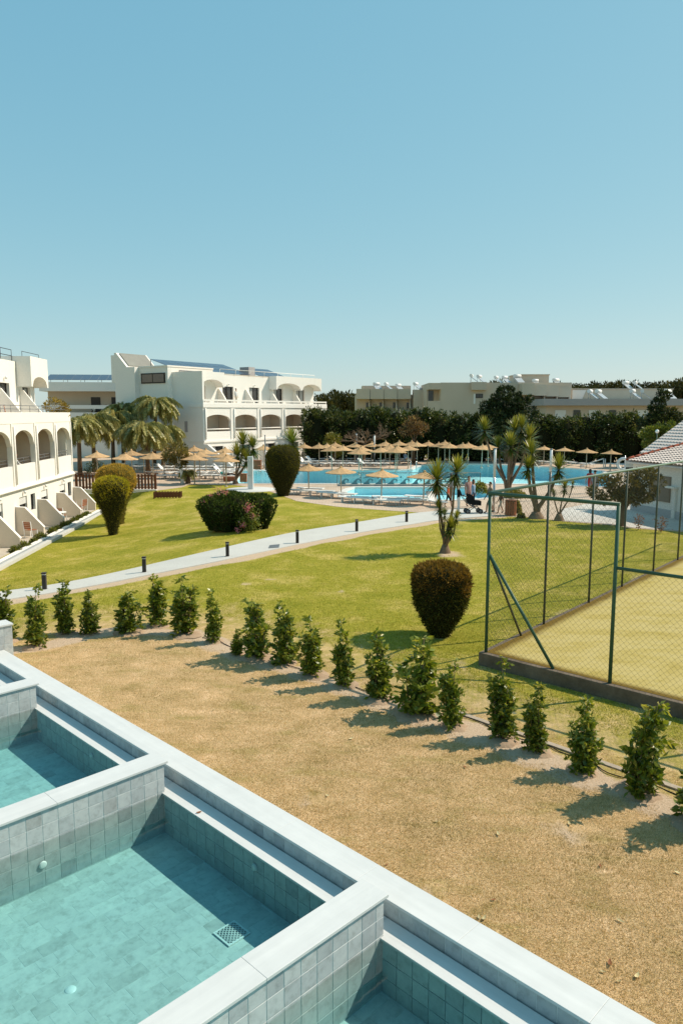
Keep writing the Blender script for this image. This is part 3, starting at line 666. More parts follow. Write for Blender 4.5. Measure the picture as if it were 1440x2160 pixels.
def window(e, x0, x1, z0, z1, y, cur=0.5, fr=.06, name='window'):
    """framed window in the plane y, facing -y: frame part with two panes"""
    mb = MB(); m_ = (x0 + x1) / 2; d = .07
    mb.box(x0, x0 + fr, y - d, y, z0, z1).box(x1 - fr, x1, y - d, y, z0, z1).box(x0 + fr, x1 - fr, y - d, y, z1 - fr, z1).box(x0 + fr, x1 - fr, y - d, y, z0, z0 + fr * .6).box(m_ - fr / 2, m_ + fr / 2, y - d, y, z0 + fr * .6, z1 - fr)
    w_ = mb.build(name, dark_frame, e)
    MB().box(x0 + fr, m_ - fr / 2, y - .02, y - .01, z0 + fr * .6, z1 - fr).build('pane', curtain if cur in (0, .5) else glass_dark, w_)
    MB().box(m_ + fr / 2, x1 - fr, y - .03, y - .02, z0 + fr * .6, z1 - fr).build('pane', curtain if cur == 0 else glass_dark, w_)
    return w_
def wall_lamp(e, x, y, z):
    mb = MB().lathe([(0, -.09), (.06, -.07), (.085, 0), (.06, .07), (0, .09)], 10); mb.build('wall_lamp', white_plastic, e, (x, y - .12, z))
def railing(e, x0, x1, y, z0, z1, step=1.2, r=.02, mid=1, mat=None, name='railing'):
    mb = MB(); n_ = max(1, round((x1 - x0) / step))
    for i in range(n_ + 1): x = x0 + (x1 - x0) * i / n_; mb.tube([(x, y, z0), (x, y, z1)], r * .8, 6)
    for k in range(mid + 1): z = z1 - (z1 - z0) * k / (mid + 1); mb.tube([(x0, y, z), (x1, y, z)], r, 6)
    return mb.build(name, mat or metal_grey, e)

# --- left hotel wing: patios, arched balconies, set back top floor
A = empty('hotel_wing', (-18.4, 50.6, 0), math.radians(94.0), 'white hotel wing with arched balconies over sunken patios', 'building')
BAY = 3.6; NB = 7; W0 = -BAY * NB
ops = []
for i in range(NB):
    x = -BAY * (i + 1); ops += [(x + .55, x + 1.75, -1.1, .95)] + ([(x + 2.35, x + 3.1, .0, .95)] if i % 2 == 0 else [])
gw = MB(); wall_open(gw, W0, 0, -1.3, 1.48, 0, .28, ops); gw.build('ground_floor_wall', white_wall, A)
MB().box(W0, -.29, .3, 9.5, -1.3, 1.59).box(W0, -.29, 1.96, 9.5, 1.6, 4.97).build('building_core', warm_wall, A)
MB().box(-.28, 0.001, .28, 9.6, -1.3, 4.95).build('end_wall', white_wall, A)
for i, (a, b_, c, d) in enumerate(ops):
    if b_ - a > 1:
        window(A, a, b_, c, d, .2, .5, name='patio_door')
        mb = MB()
        for k in range(7): mb.box(a + .04, b_ - .04, .06, .10, d - .42 + k * .06, d - .365 + k * .06)
        mb.build('roller_blind', white_plastic, A); wall_lamp(A, (a + b_) / 2, 0, 1.2)
    else: window(A, a, b_, c, d, .2, 1)
slab_ = MB().box(W0, .02, -.10, .6, 1.48, 1.60); slab_.build('floor_slab', trim_white, A, bevel=.02)
MB().tube([(W0, -.12, 1.47), (0, -.12, 1.47)], .07, 8).build('pipe', trim_white, A)
for i in range(NB):
    x0, x1 = -BAY * (i + 1), -BAY * i
    MB().box(x0 + .14, x1 - .14, 0, .2, 1.6, 2.72).build('balcony_parapet', white_wall, A)
    mb = MB(); arch_wall(mb, x0 + .14, x1 - .14, 3.75, 4.62, 4.98, 0, .25); mb.build('arch', white_wall, A)
    MB().box(x0 - .14, x0 + .14, -.05, .25, 1.6, 4.98).build('pier', white_wall, A)
    MB().tube([(x0 + .1, -.10, 1.7), (x0 + .1, -.10, 4.85)], .05, 6).build('drainpipe', trim_white, A)
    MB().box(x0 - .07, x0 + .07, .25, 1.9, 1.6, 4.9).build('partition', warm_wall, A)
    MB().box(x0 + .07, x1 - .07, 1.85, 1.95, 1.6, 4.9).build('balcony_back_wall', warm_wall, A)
    window(A, x0 + .7, x0 + 2.3, 1.65, 3.75, 1.83, 1, name='balcony_door')
    railing(A, x0 + .16, x1 - .16, .28, 2.7, 3.05, 1.2, .018, 1)
MB().box(-.14, .0, -.05, .3, 1.6, 4.98).build('pier', white_wall, A)
MB().box(W0, .0, .0, 2.2, 4.98, 5.12).build('terrace_slab', white_wall, A)
MB().box(W0, .03, -.02, .2, 4.985, 5.6).build('terrace_parapet', white_wall, A, bevel=.015)
railing(A, W0, -.1, .1, 5.6, 5.98, 1.5, .018, 1)
ops = [(-BAY * (i + 1) + .45, -BAY * (i + 1) + 2.0, 5.15, 7.35) for i in range(NB)]; ops[0] = (-3.0, -1.55, 5.15, 7.2)
uw = MB(); wall_open(uw, W0, -.75, 5.12, 8.72, 2.0, 2.3, ops); uw.build('top_floor_wall', white_wall, A)
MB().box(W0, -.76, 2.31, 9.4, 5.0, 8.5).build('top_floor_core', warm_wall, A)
for i, (a, b_, c, d) in enumerate(ops):
    window(A, a, b_, c, d, 2.24, .5 if i % 2 else 0, name='terrace_door'); wall_lamp(A, (a + b_) / 2, 2.0, 7.65)
for i in range(NB):
    x = -BAY * (i + 1) + .05
    MB().prism([(.45, 5.13), (1.98, 5.13), (1.98, 7.0), (1.80, 7.0), (.45, 5.25)], 0, x, x + .16).build('privacy_wall', white_wall, A)
# box over the last terrace door with arched underside
mb = MB(); arch_wall(mb, -3.7, -.95, 7.3, 7.85, 9.05, 1.1, 1.98); mb.box(-3.95, -3.7, 1.1, 1.98, 7.2, 9.05).box(-.95, -.7, 1.1, 1.98, 7.2, 9.05); mb.build('arched_canopy', white_wall, A)
MB().box(-3.95, -.7, 1.98, 5, 8.73, 9.05).build('roof_box', white_wall, A)
MB().box(W0, -4.0, 2.01, 9.3, 8.5, 8.62).build('roof', white_wall, A)
railing(A, W0, -4.0, 2.2, 8.7, 9.42, 1.7, .022, 1, metal_dark, 'roof_railing'); railing(A, -3.9, -.8, 1.6, 9.05, 9.35, 3, .018, 0, metal_dark, 'roof_railing')
for i in range(NB):                                     # terrace furniture stays small: two slatted chairs per pair of doors
    pass
# patio: paving, sloping dividers, retaining kerb with channel
pt = tag(MB().box(-27, 0, -1.42, -.002, -1.22, -1.05).build('patio_paving', surf('patio tiles', C(.50, .44, .36), C(.45, .39, .31), 2, .8, .2), None, A.location, A.rotation_euler), 'sunken patio paving along the white hotel wing', kind='structure')
for i in range(NB + 1):
    x = -BAY * i - .05
    pd = MB().prism([(-1.45, -1.1), (-.004, -1.1), (-.004, .5), (-.5, .46), (-1.45, -.62)], 0, x - .1, x + .1).build('patio_divider', surf('divider render', C(.66, .57, .46), C(.60, .52, .42), .6, .85, .15), A)
    MB().prism([(-1.47, -.615), (-.5, .467), (-.01, .507), (-.01, .545), (-.51, .505), (-1.47, -.575)], 0, x - .115, x + .115).build('divider_coping', trim_white, pd)
kb = empty('patio_kerb', A.location, A.rotation_euler[2]); tag(kb, 'pale kerb with drain channel below the lawn slope', kind='structure')
MB().box(-30, -.6, -1.95, -1.72, -1.15, -.98).build('kerb', trim_white, kb); MB().box(-30, -.6, -2.5, -2.24, -1.15, -.96).build('channel_edge', path_mat, kb); MB().box(-30, -.6, -2.24, -1.95, -1.15, -1.02).build('channel', surf('channel grey', C(.34, .36, .36), C(.28, .30, .30), 1, .7, .2), kb)
# garden furniture on the patios and terraces
def chair(loc, rz, mat, label, group):
    e = empty('slatted_chair', loc, rz, label, 'chair', group)
    for i in range(4): MB().box(-.22, .22, -.22 + i * .115, -.13 + i * .115, .42, .44).build('seat_slat', mat, e)
    for i in range(4): MB().box(-.22, .22, .22 + i * .02, .24 + i * .02, .50 + i * .10, .58 + i * .10).build('back_slat', mat, e)
    for sx in (-1, 1):
        MB().box(sx * .22 - .018, sx * .22 + .018, -.22, -.185, 0, .419).build('leg', white_plastic, e); MB().prism([(.18, 0), (.215, 0), (.33, .92), (.295, .92)], 0, sx * .245 - .016, sx * .245 + .016).build('leg', white_plastic, e)
    return e
AM = Matrix.Translation(A.location) @ Matrix.Rotation(A.rotation_euler[2], 4, 'Z')
for x, y, z, r in [(-11.6, -1.0, -1.05, 1.2), (-2.6, -1.1, -1.05, .6), (-1.4, -.9, -1.05, 2.6)]: chair(AM @ Vector((x, y, z)), A.rotation_euler[2] + r, orange_wood, 'slatted orange wooden chair on a sunken patio', 'chairs on the sunken patios')
for x, y, z, r in [(-8.5, .9, 5.12, .4), (-7.9, 1.1, 5.12, .2), (-1.9, .9, 5.12, .3)]: chair(AM @ Vector((x, y, z)), A.rotation_euler[2] + r, orange_wood, 'slatted orange wooden chair on the upper terrace', 'chairs on the upper terrace')
def table(loc, label, pot=False):
    e = empty('garden_table', loc, 0, label, 'table'); MB().lathe([(0, .70), (.42, .70), (.44, .715), (.42, .73), (0, .73)], 20).build('table_top', white_plastic, e)
    for a in range(4): MB().tube([(.3 * math.cos(a * 1.57 + .7), .3 * math.sin(a * 1.57 + .7), 0), (.22 * math.cos(a * 1.57 + .7), .22 * math.sin(a * 1.57 + .7), .70)], .02, 6).build('leg', white_plastic, e)
    return e
table(AM @ Vector((-6.7, -1.0, -1.05)), 'round white table on a sunken patio'); chair(AM @ Vector((-5.9, -.9, -1.05)), A.rotation_euler[2] + 1.4, orange_wood, 'slatted orange wooden chair beside the round white patio table', None)

# --- retaining wall with brown fence
e = empty('retaining_wall', (-16.3, 53.1, 0), 0, 'low white retaining wall under the brown fence', 'wall'); MB().box(-2.9, 2.95, -.15, .15, -1.4, .04).build('wall_body', white_wall, e); MB().box(-2.95, 3.0, -.18, .18, .041, .09).build('coping', trim_white, e)
e = empty('slatted_fence', (-16.3, 53.1, .09), 0, 'dark brown slatted wooden fence on the low wall', 'fence')
for z in (.12, .92): MB().box(-2.85, 2.9, .03, .07, z, z + .09).build('rail', brown_wood, e)
x = -2.83
while x < 2.85: MB().box(x, x + .15, -.002, .028, .02, 1.10).build('slat', brown_wood, e, bevel=.006); x += .235
for x in (-2.9, -1.0, .9, 2.86): MB().box(x, x + .1, .072, .17, -.03, 1.15).build('post', brown_wood, e)
MB().box(-2.9, 2.96, -.02, .12, 1.151, 1.19).build('cap_rail', brown_wood, e)
p0 = G(326, 1052); e = empty('picket_edging', p0, .03, 'small brown picket frame standing on the lawn', 'fence')
for i in range(9):
    for y in (0, .45):
        x = i * .2; MB().prism([(x, .05), (x + .1, .05), (x + .1, .42), (x + .05, .5), (x, .42)], 1, y, y + .025).build('picket', brown_wood, e)
for y in (.026, .424): MB().box(-.03, 1.75, y, y + .022, .14, .2).build('rail', brown_wood, e); MB().box(-.03, 1.75, y, y + .022, .3, .36).build('rail', brown_wood, e)
for x in (-.06, 1.72):
    for y in (-.01, .43): MB().box(x, x + .07, y, y + .06, 0, .46).build('post', brown_wood, e)

# --- gallery building in the gap
Bg = empty('gallery_building', (-36.5, 92, 0), math.radians(7), 'cream building with open gallery and solar panels in the gap behind the palms', 'building')
MB().box(0, 14, 1.8, 10, 0, 9.2).build('wall', cream_wall, Bg); MB().box(-.5, 14.5, -.2, 10.2, 8.2, 9.3).build('roof_fascia', white_wall, Bg)
MB().box(-.4, 14.4, -.1, 1.8, 4.6, 4.8).build('gallery_floor', white_wall, Bg); MB().box(-.4, 14.4, -.1, .05, 4.8, 5.6).build('gallery_parapet', white_wall, Bg); MB().box(-.4, 14.4, -.06, .02, 6.05, 6.5).build('gallery_rail', white_wall, Bg)
MB().box(-.4, 14.4, -.1, .05, .0, 4.0).build('lower_wall', white_wall, Bg)
MB().box(0, 14, 1.75, 1.8, 5.0, 8.2).build('gallery_back_wall', warm_wall, Bg)
for x in (5.2, 7.7, 12.5):
    d = MB().box(x, x + 1.15, 1.68, 1.74, 5.0 if x < 12 else 6.3, 7.5).build('door', surf('dark door', C(.06, .05, .045), C(.045, .04, .035), 1, .6, .3), Bg)
    MB().box(x + .95, x + 1.05, 1.64, 1.68, 6.6 if x > 12 else 6.0, 6.9 if x > 12 else 6.15).build('handle', steel, d)
def pv(e, x0, x1, y0, y1, z0, z1, n_, rows=1, name='solar_panel'):
    for r in range(rows):
        for i in range(n_):
            a = x0 + (x1 - x0) * i / n_; b_ = x0 + (x1 - x0) * (i + 1) / n_ - .04; t0, t1 = r / rows, (r + 1) / rows - .02
            ya, yb, za, zb = y0 + (y1 - y0) * t0, y0 + (y1 - y0) * t1, z0 + (z1 - z0) * t0, z0 + (z1 - z0) * t1
            mb = MB().add([(a, ya, za), (b_, ya, za), (b_, yb, zb), (a, yb, zb), (a, ya, za - .05), (b_, ya, za - .05), (b_, yb, zb - .05), (a, yb, zb - .05)], [(0, 1, 2, 3), (4, 7, 6, 5), (0, 4, 5, 1), (1, 5, 6, 2), (2, 6, 7, 3), (3, 7, 4, 0)])
            p = mb.build(name, pv_blue, e)
            MB().box(a, a + .05, 0, .01, 0, .01) if False else None
    mb = MB()
    for i in range(0, n_ + 1, 2):
        x = x0 + (x1 - x0) * i / n_; mb.box(x, x + .06, y1 - .1, y1 - .04, 8.0 if name == 'x' else z0 - .3, z1 - .08).box(x, x + .06, y0, y0 + .06, z0 - .35, z0 - .06)
    mb.build('panel_frame', steel, e)
pv(Bg, 0, 11.5, 1.0, 3.4, 9.65, 10.4, 11)

# --- arched hotel building in the middle
Cb = empty('arched_hotel', (-13.9, 75, 0), math.radians(56), 'white three storey hotel block with five arched balconies and stair tower', 'building')
BW = 4.28; LEN = BW * 5
MB().box(.25, LEN, 1.9, 13, 0, 9.2).build('building_core', white_wall, Cb)
MB().box(0, .25, .0, 4.25, 0, 9.72).build('end_wall', white_wall, Cb)
ops = [(BW * i + 1.0, BW * i + 2.9, 0, 2.15) for i in range(5)]
mb = MB(); wall_open(mb, .25, LEN, 0, 2.55, .0, .28, ops); mb.build('ground_floor_wall', white_wall, Cb)
for a, b_, c, d in ops: window(Cb, a, b_, c + .02, d, .24, .5, name='patio_door')
MB().box(-.05, LEN + .05, -.12, 1.9, 2.55, 2.78).build('floor_slab', trim_white, Cb, bevel=.02)
for i in range(5):
    x0, x1 = BW * i, BW * (i + 1)
    MB().box(x0 + .22, x1 - .22, .02, .2, 2.78, 3.66).build('balcony_parapet', white_wall, Cb)
    MB().tube([(x0 + .22, .1, 3.9), (x1 - .22, .1, 3.9)], .06, 8).build('handrail', trim_white, Cb)
    mb = MB(); arch_wall(mb, x0 + .22, x1 - .22, 4.75, 5.38, 6.1, 0, .28); mb.build('arch', white_wall, Cb)
    MB().box(x0 - .22 if i else .251, x0 + .22 if i else .47, -.06, .28, 2.78, 6.1).build('pier', white_wall, Cb)
    MB().tube([(x0 + .25, -.12, 2.9), (x0 + .25, -.12, 6.0)], .07, 6).build('drainpipe', trim_white, Cb)
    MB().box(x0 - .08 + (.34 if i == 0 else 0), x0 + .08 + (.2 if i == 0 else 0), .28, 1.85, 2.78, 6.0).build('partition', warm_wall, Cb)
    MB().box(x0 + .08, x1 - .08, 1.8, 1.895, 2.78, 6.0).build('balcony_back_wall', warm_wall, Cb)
    window(Cb, x0 + .45, x0 + 2.2, 2.8, 4.95, 1.78, 1, name='balcony_door')
    if i: MB().prism([(-2.6, 0), (-.13, 0), (-.13, 1.7), (-.6, 1.7), (-2.6, .1)], 0, x0 - .1, x0 + .1).build('patio_divider', white_wall, Cb)
MB().prism([(-4.2, 0), (-.003, 0), (-.003, 2.4), (-.5, 2.4), (-4.2, .1)], 0, .0, .25).build('patio_divider', white_wall, Cb)
MB().box(LEN - .22, LEN, -.06, .28, 2.78, 6.1).build('pier', white_wall, Cb)
MB().box(LEN - .25, LEN + .003, .28, 13.1, 0, 6.1).build('far_wall', white_wall, Cb)
MB().box(-.05, LEN + .1, -.1, 1.95, 6.1, 6.5).build('terrace_slab', white_wall, Cb, bevel=.02)
MB().box(-.02, LEN + .06, -.08, .1, 6.501, 6.62).build('terrace_kerb', trim_white, Cb); MB().box(-.02, LEN + .06, -.06, .06, 6.75, 6.92).build('terrace_handrail', trim_white, Cb)
for i in range(11): x = LEN * i / 10; MB().box(x - .04 + (.06 if i == 0 else 0), x + .04, -.03, .03, 6.62, 6.75).build('rail_post', trim_white, Cb)
ops = [(BW * i + .35, BW * i + 2.05, 6.5, 8.35) for i in range(5)]
mb = MB(); wall_open(mb, .26, LEN - .4, 6.5, 9.55, 1.6, 1.89, ops); mb.build('top_floor_wall', white_wall, Cb)
for i, (a, b_, c, d) in enumerate(ops):
    window(Cb, a, b_, c, d, 1.86, (.5, 1, .5, .5, 0)[i], name='terrace_door'); wall_lamp(Cb, (a + b_) / 2, 1.6, 8.6)
    if i: MB().prism([(.35, 6.51), (1.59, 6.51), (1.59, 8.1), (1.45, 8.1), (.35, 6.65)], 0, BW * i - .35, BW * i - .15).build('privacy_wall', white_wall, Cb)
for a, b_ in ((.26, BW - .5), (BW * 3 - .5, BW * 4), (BW * 4, LEN - .2)):
    mb = MB(); arch_wall(mb, a + .2, b_ - .2, 8.3, 8.95, 9.72, .5, 1.59); mb.box(a, a + .2, .5, 1.59, 8.2, 9.72).box(b_ - .2, b_, .5, 1.59, 8.2, 9.72); mb.build('arched_canopy', white_wall, Cb)
MB().box(.26, LEN - .25, 1.6, 13, 9.551, 9.66).build('roof', cream_wall, Cb)
railing(Cb, 4.2, LEN - .3, 1.5, 9.66, 10.15, 2.4, .03, 0, trim_white, 'roof_railing')
pv(Cb, 1.0, 12.2, 4.2, 8.6, 9.95, 11.3, 8, 3); pv(Cb, 14.2, 19.4, 4.6, 7.6, 9.95, 11.0, 4, 2)
MB().box(12.8, 13.9, 5, 6.4, 9.67, 10.9).build('roof_vent', grey_wall, Cb)
# stair tower
MB().box(-.6, 6, 4.25, 8.55, 0, 10.25).build('stair_block', white_wall, Cb); MB().box(-.66, 6.05, 4.2, 8.55, 10.251, 10.4).build('stair_block_coping', trim_white, Cb)
sw_ = MB().box(-.68, -.6, 4.6, 8.2, 8.6, 9.65).build('strip_window', dark_frame, Cb)
for a in (4.75, 6.47): MB().box(-.70, -.681, a, a + 1.6, 8.72, 9.53).build('pane', surf('amber glass', C(.16, .10, .06), C(.11, .07, .045), .8, .1, .6), sw_)
MB().prism([(8.551, 0), (11.7, 0), (11.7, 11.9), (11.4, 11.9), (9.75, 10.35), (8.551, 10.33)], 0, -1.2, 3.0).build('stair_tower', white_wall, Cb)
MB().prism([(9.85, 10.46), (11.3, 11.82), (11.25, 11.89), (9.80, 10.53)], 0, -.85, 2.7).build('sloping_skylight', surf('dusty skylight', C(.26, .25, .21), C(.21, .20, .17), 1, .5, .3), Cb)
MB().box(-.9, 3, 11.701, 12.6, 8.8, 11.7).build('tower_overhang', white_wall, Cb)
mb = MB().box(-.03, -.002, 2.2, 2.6, 3.6, 4.7); mb.build('niche', grey_wall, Cb); MB().box(-.03, -.002, 2.3, 2.95, .35, 1.7).build('side_door', surf('red door', C(.17, .05, .035), C(.13, .04, .03), 1, .6, .3), Cb)
MB().box(-.62, -.601, 8.0, 8.4, 6.4, 7.0).build('small_window', glass_dark, Cb)

# --- houses behind the hedge
def heater(x, y, z, s_=1.0, label='solar water heater on a flat roof behind the hedge', rz=.5):
    e = empty('solar_water_heater', (x, y, z), rz, label, 'water heater', 'solar water heaters on the far roofs'); e.scale = (s_ * .62, s_ * .62, s_ * .66)
    MB().tube([(-.75, 0, 1.25), (.75, 0, 1.25)], .30, 12).build('tank', white_plastic, e)
    MB().add([(-.8, -.1, 1.0), (.8, -.1, 1.0), (.8, -1.4, .1), (-.8, -1.4, .1), (-.8, -.05, .92), (.8, -.05, .92), (.8, -1.35, .02), (-.8, -1.35, .02)], [(0, 1, 2, 3), (7, 6, 5, 4), (0, 4, 5, 1), (1, 5, 6, 2), (2, 6, 7, 3), (3, 7, 4, 0)]).build('collector', surf('collector glass', C(.42, .44, .45), C(.36, .38, .40), 1, .2, .6), e)
    for sx in (-.65, .65): MB().tube([(sx, .1, 0), (sx, .05, 1.0)], .035, 5).build('leg', steel, e)
Dh = empty('stepped_house', (2.2, 112, 0), 0, 'cream stepped house with four shaded balconies behind the hedge', 'building')
MB().box(0, 12.8, 2.2, 12, 0, 8.3).build('wall', cream_wall, Dh)
for i in range(4):
    x = .6 + i * 2.05
    MB().box(x - .55, x + 1.45, .1 + .12 * i, 2.2, 7.6, 9.1).build('parapet_box', cream_wall, Dh); MB().box(x - .3, x + 1.5, 2.1, 2.19, 5.6, 7.6).build('balcony_back_wall', warm_wall, Dh)
    MB().prism([(.2, 4.8), (2.19, 4.8), (2.19, 7.59), (1.6, 7.59)], 0, x + 1.3, x + 1.48).build('side_wall', cream_wall, Dh); MB().box(x - .5, x + 1.3, .3, .45, 4.8, 5.75).build('balcony_parapet', cream_wall, Dh); MB().box(x + .95, x + 1.3, 2.05, 2.1, 6.2, 7.1).build('door', glass_dark, Dh)
MB().box(8.6, 11.6, .6, 2.2, 0, 9.0).build('wing_wall', cream_wall, Dh); MB().box(1.0, 8.5, 4, 9, 8.3, 9.7).build('roof_room', cream_wall, Dh)
Eh = empty('flat_roofed_house', (12.2, 105, 0), 0, 'long cream flat roofed house with roof room behind the pine', 'building')
MB().box(1.7, 20, 0, 10, 0, 9.75).build('wall', cream_wall, Eh); MB().box(0, 1.69, 2.2, 10, 0, 9.7).build('recessed_wall', warm_wall, Eh); MB().box(0, 1.69, 0, 2.19, 8.8, 9.7).build('balcony_roof', cream_wall, Eh); MB().box(-.1, 1.69, -.05, .1, 5.7, 7.2).build('balcony_parapet', cream_wall, Eh); MB().box(.2, .9, 2.1, 2.19, 6.6, 8.7).build('balcony_door', glass_dark, Eh)
MB().box(5.9, 8.0, -.7, -.003, 8.7, 9.8).build('bay_parapet', cream_wall, Eh); w_ = MB().box(6.6, 7.6, -.05, -.002, 7.6, 8.2).build('window', dark_frame, Eh)
for a in (6.66, 7.13): MB().box(a, a + .4, -.06, -.051, 7.66, 8.14).build('pane', glass_dark, w_)
MB().box(6.3, 6.55, -.05, -.002, 6.8, 8.2).build('shutter', white_plastic, Eh)
for i in range(4):
    x = 12.6 + i * 1.75; zt = 9.75 - .35 * (i + 1) * .5
    MB().box(x, x + 1.7, -2.0 + i * .3, -.002, 8.0 - i * .1, zt).build('parapet_box', surf('sunny cream', C(.60, .52, .41), C(.55, .47, .36), .3, .85, .15), Eh); MB().prism([(-2.0, 4), (-.002, 4), (-.002, 7.9), (-1.1, 7.9)], 0, x + 1.5, x + 1.68).build('side_wall', cream_wall, Eh)
    MB().box(x, x + 1.5, -.06, -.003, 5.0, 7.7).build('balcony_back_wall', warm_wall, Eh)
MB().box(13.0, 17.6, 3, 8, 9.75, 10.9).build('roof_room', cream_wall, Eh); MB().box(12.9, 17.7, 2.9, 8.1, 10.9, 11.05).build('roof_room_slab', cream_wall, Eh)
Fh = empty('long_low_house', (26.2, 97, 0), 0, 'long low house with grey roof fascia behind the hedge', 'building')
MB().box(.6, 30, 1, 10, 0, 6.5).build('wall', cream_wall, Fh); MB().box(0, 31, 0, 11, 6.5, 7.35).build('roof_fascia', grey_wall, Fh)
for i, x in enumerate((1.8, 4.2, 6.2, 8.9, 12.6, 15.6, 19.0)): MB().box(x, x + (.9 if i % 2 else 1.4), .93, .998, 4.8, 5.9).build('shutter' if i % 2 == 0 else 'window', white_plastic if i % 2 == 0 else glass_dark, Fh)
Gh = empty('cream_roof_block', (33.2, 108, 0), 0, 'cream upper block behind the grey roof fascia', 'building'); MB().box(0, 14.5, 0, 8, 0, 8.9).build('wall', surf('sunny cream', C(.60, .52, .41)), Gh); MB().box(-.1, 14.6, -.1, 8.1, 8.9, 9.02).build('roof_edge', cream_wall, Gh); MB().prism([(0, 4.0), (0, 8.8), (2.0, 8.8)], 1, -.12, -.101).build('wall_splay', white_wall, Gh)
for x, y, z, s_ in [(5.3, 114, 9.0, 1.1), (6.8, 114, 9.0, 1.1), (8.6, 114, 8.9, 1.0), (11.2, 113.5, 9.0, 1.1), (18.3, 106, 9.75, 1.2), (19.4, 106, 9.75, 1.1), (22.0, 107, 9.75, 1.0), (23.2, 107, 9.75, 1.0), (25.0, 107, 9.75, 1.2), (27.6, 107, 9.3, 1.0), (30.5, 107, 9.3, 1.1), (32.8, 99, 7.35, 1.25), (34.0, 99.3, 7.35, 1.25), (38.4, 99, 7.35, 1.3), (39.8, 99.3, 7.35, 1.3), (43.0, 99, 7.35, 1.25), (41.6, 110, 8.95, 1.2), (43.0, 110, 8.95, 1.2)]: heater(x, y, z, s_, rz=.9 + random.uniform(-.5, .4))

# --- pool house on the right
ph_rot = math.atan2(-3.9, 1.0); PH = empty('pool_house', (16.7, 42.4, 0), ph_rot, 'white pool house with pale tiled roof and shuttered hatch', 'building')
# local x runs along the wall towards the camera, local y into the building
MB().box(0, 14, -.001, .25, 0, 2.84).build('wall', white_wall, PH) ; MB().box(0, 14, -.05, -.002, 0, .42).build('plinth', surf('blue grey plinth', C(.44, .45, .46), C(.40, .41, .42), .6, .8, .2), PH)
MB().box(.0, .25, .251, 8, 0, 2.84).build('gable_wall', white_wall, PH); MB().prism([(.0, 2.85), (8, 2.85), (8, 4.7)], 0, .02, .24).build('gable', white_wall, PH)
h_ = MB().box(1.55, 3.3, -.06, -.002, .82, 2.2).build('hatch', surf('hatch brown', C(.24, .19, .15), C(.20, .16, .12), 1, .6, .3), PH)
for k in range(8): MB().box(1.6, 3.25, -.075, -.061, .88 + k * .16, 1.0 + k * .16).build('shutter_slat', surf('hatch brown', C(.24, .19, .15)), h_)
MB().box(3.15, 3.9, -.28, -.003, 1.62, 1.72).build('counter', trim_white, PH); MB().box(3.55, 3.8, -.12, -.004, .0, 1.62).build('pilaster', white_wall, PH)
roof_tile = surf('pale roof tiles', C(.80, .68, .60), C(.68, .56, .49), 1.4, .85, .15, .2, 20, rnd=.1); ridge_red = surf('red ridge tiles', C(.28, .075, .04), C(.20, .055, .03), 4, .85, .15, rnd=.15)
def tiled_roof(e, x0, x1, y0, y1, z0, z1, name='roof'):
    """pitched roof of rows of curved tiles: eave at (y0, z0), rising to (y1, z1)"""
    base = MB().add([(x0, y0, z0 - .06), (x1, y0, z0 - .06), (x1, y1, z1 - .06), (x0, y1, z1 - .06), (x0, y0, z0 - .14), (x1, y0, z0 - .14), (x1, y1, z1 - .14), (x0, y1, z1 - .14)], [(0, 1, 2, 3), (7, 6, 5, 4), (0, 4, 5, 1), (1, 5, 6, 2), (2, 6, 7, 3), (3, 7, 4, 0)]).build(name, roof_tile, e)
    L_ = math.hypot(y1 - y0, z1 - z0); nr = int(L_ / .34); nc = int((x1 - x0) / .28); q = []
    for r in range(nr):
        t0, t1 = r / nr, (r + 1.18) / nr
        for c in range(nc):
            xc = x0 + (x1 - x0) * (c + .5) / nc; w_ = (x1 - x0) / nc; prev = None
            for s_ in range(5):
                a = math.pi * s_ / 4; xx = xc - math.cos(a) * w_ * .5; hh = math.sin(a) * .07
                cur = ((xx, y0 + (y1 - y0) * t0, z0 + (z1 - z0) * t0 + hh + .03), (xx, y0 + (y1 - y0) * min(t1, 1), z0 + (z1 - z0) * min(t1, 1) + hh * .8 - .01))
                if prev: q.append([prev[0], cur[0], cur[1], prev[1]])
                prev = cur
    o = put('roof_tiles', quads_mesh('roof_tiles', np.array(q)), roof_tile, base); o['kind'] = 'stuff'
    return base
tiled_roof(PH, -.12, 14, -.35, 8, 2.86, 4.75)
for k in range(20):
    t = k / 20; mb = MB().tube([(-.12, -.36 + 8.36 * t, 2.93 + 1.89 * t), (-.12, -.36 + 8.36 * (t + .056), 2.93 + 1.89 * (t + .056) + .015)], [.085, .10], 8); mb.build('ridge_tile', ridge_red, PH)
PH2 = empty('kiosk_roof_house', (20.6, 50.2, 0), ph_rot + .05, 'higher pale tiled roof rising behind the pool house', 'building')
MB().box(0, 7, 0, 6, 0, 2.8).build('wall', white_wall, PH2); tiled_roof(PH2, -.2, 7.1, -.4, 3.2, 2.85, 5.1); MB().prism([(0, 2.81), (6, 2.81), (3.2, 5.0)], 0, .0, .2).build('gable', white_wall, PH2)
mbx = MB().add([(-.2, 6.4, 2.85), (7.1, 6.4, 2.85), (7.1, 3.2, 5.1), (-.2, 3.2, 5.1)], [(0, 1, 2, 3)]); mbx.build('rear_roof', roof_tile, PH2)

# ------------------------------------------------------------------ plants
def foliage(name, V4, var, mat, parent, kind='stuff', loc=(0, 0, 0)):
    o = put(name, quads_mesh(name, V4, var), mat, parent, loc); o['kind'] = kind; return o
laurel = leafmat('laurel leaves', [(0, C(.06, .095, .012)), (.45, C(.12, .17, .02)), (.8, C(.22, .25, .033)), (1, C(.40, .37, .08))], .36, .34, .45, .15)
soil_mat = surf('bare soil', C(.42, .30, .205), C(.33, .235, .155), 5, .95, .05, .6, 30)
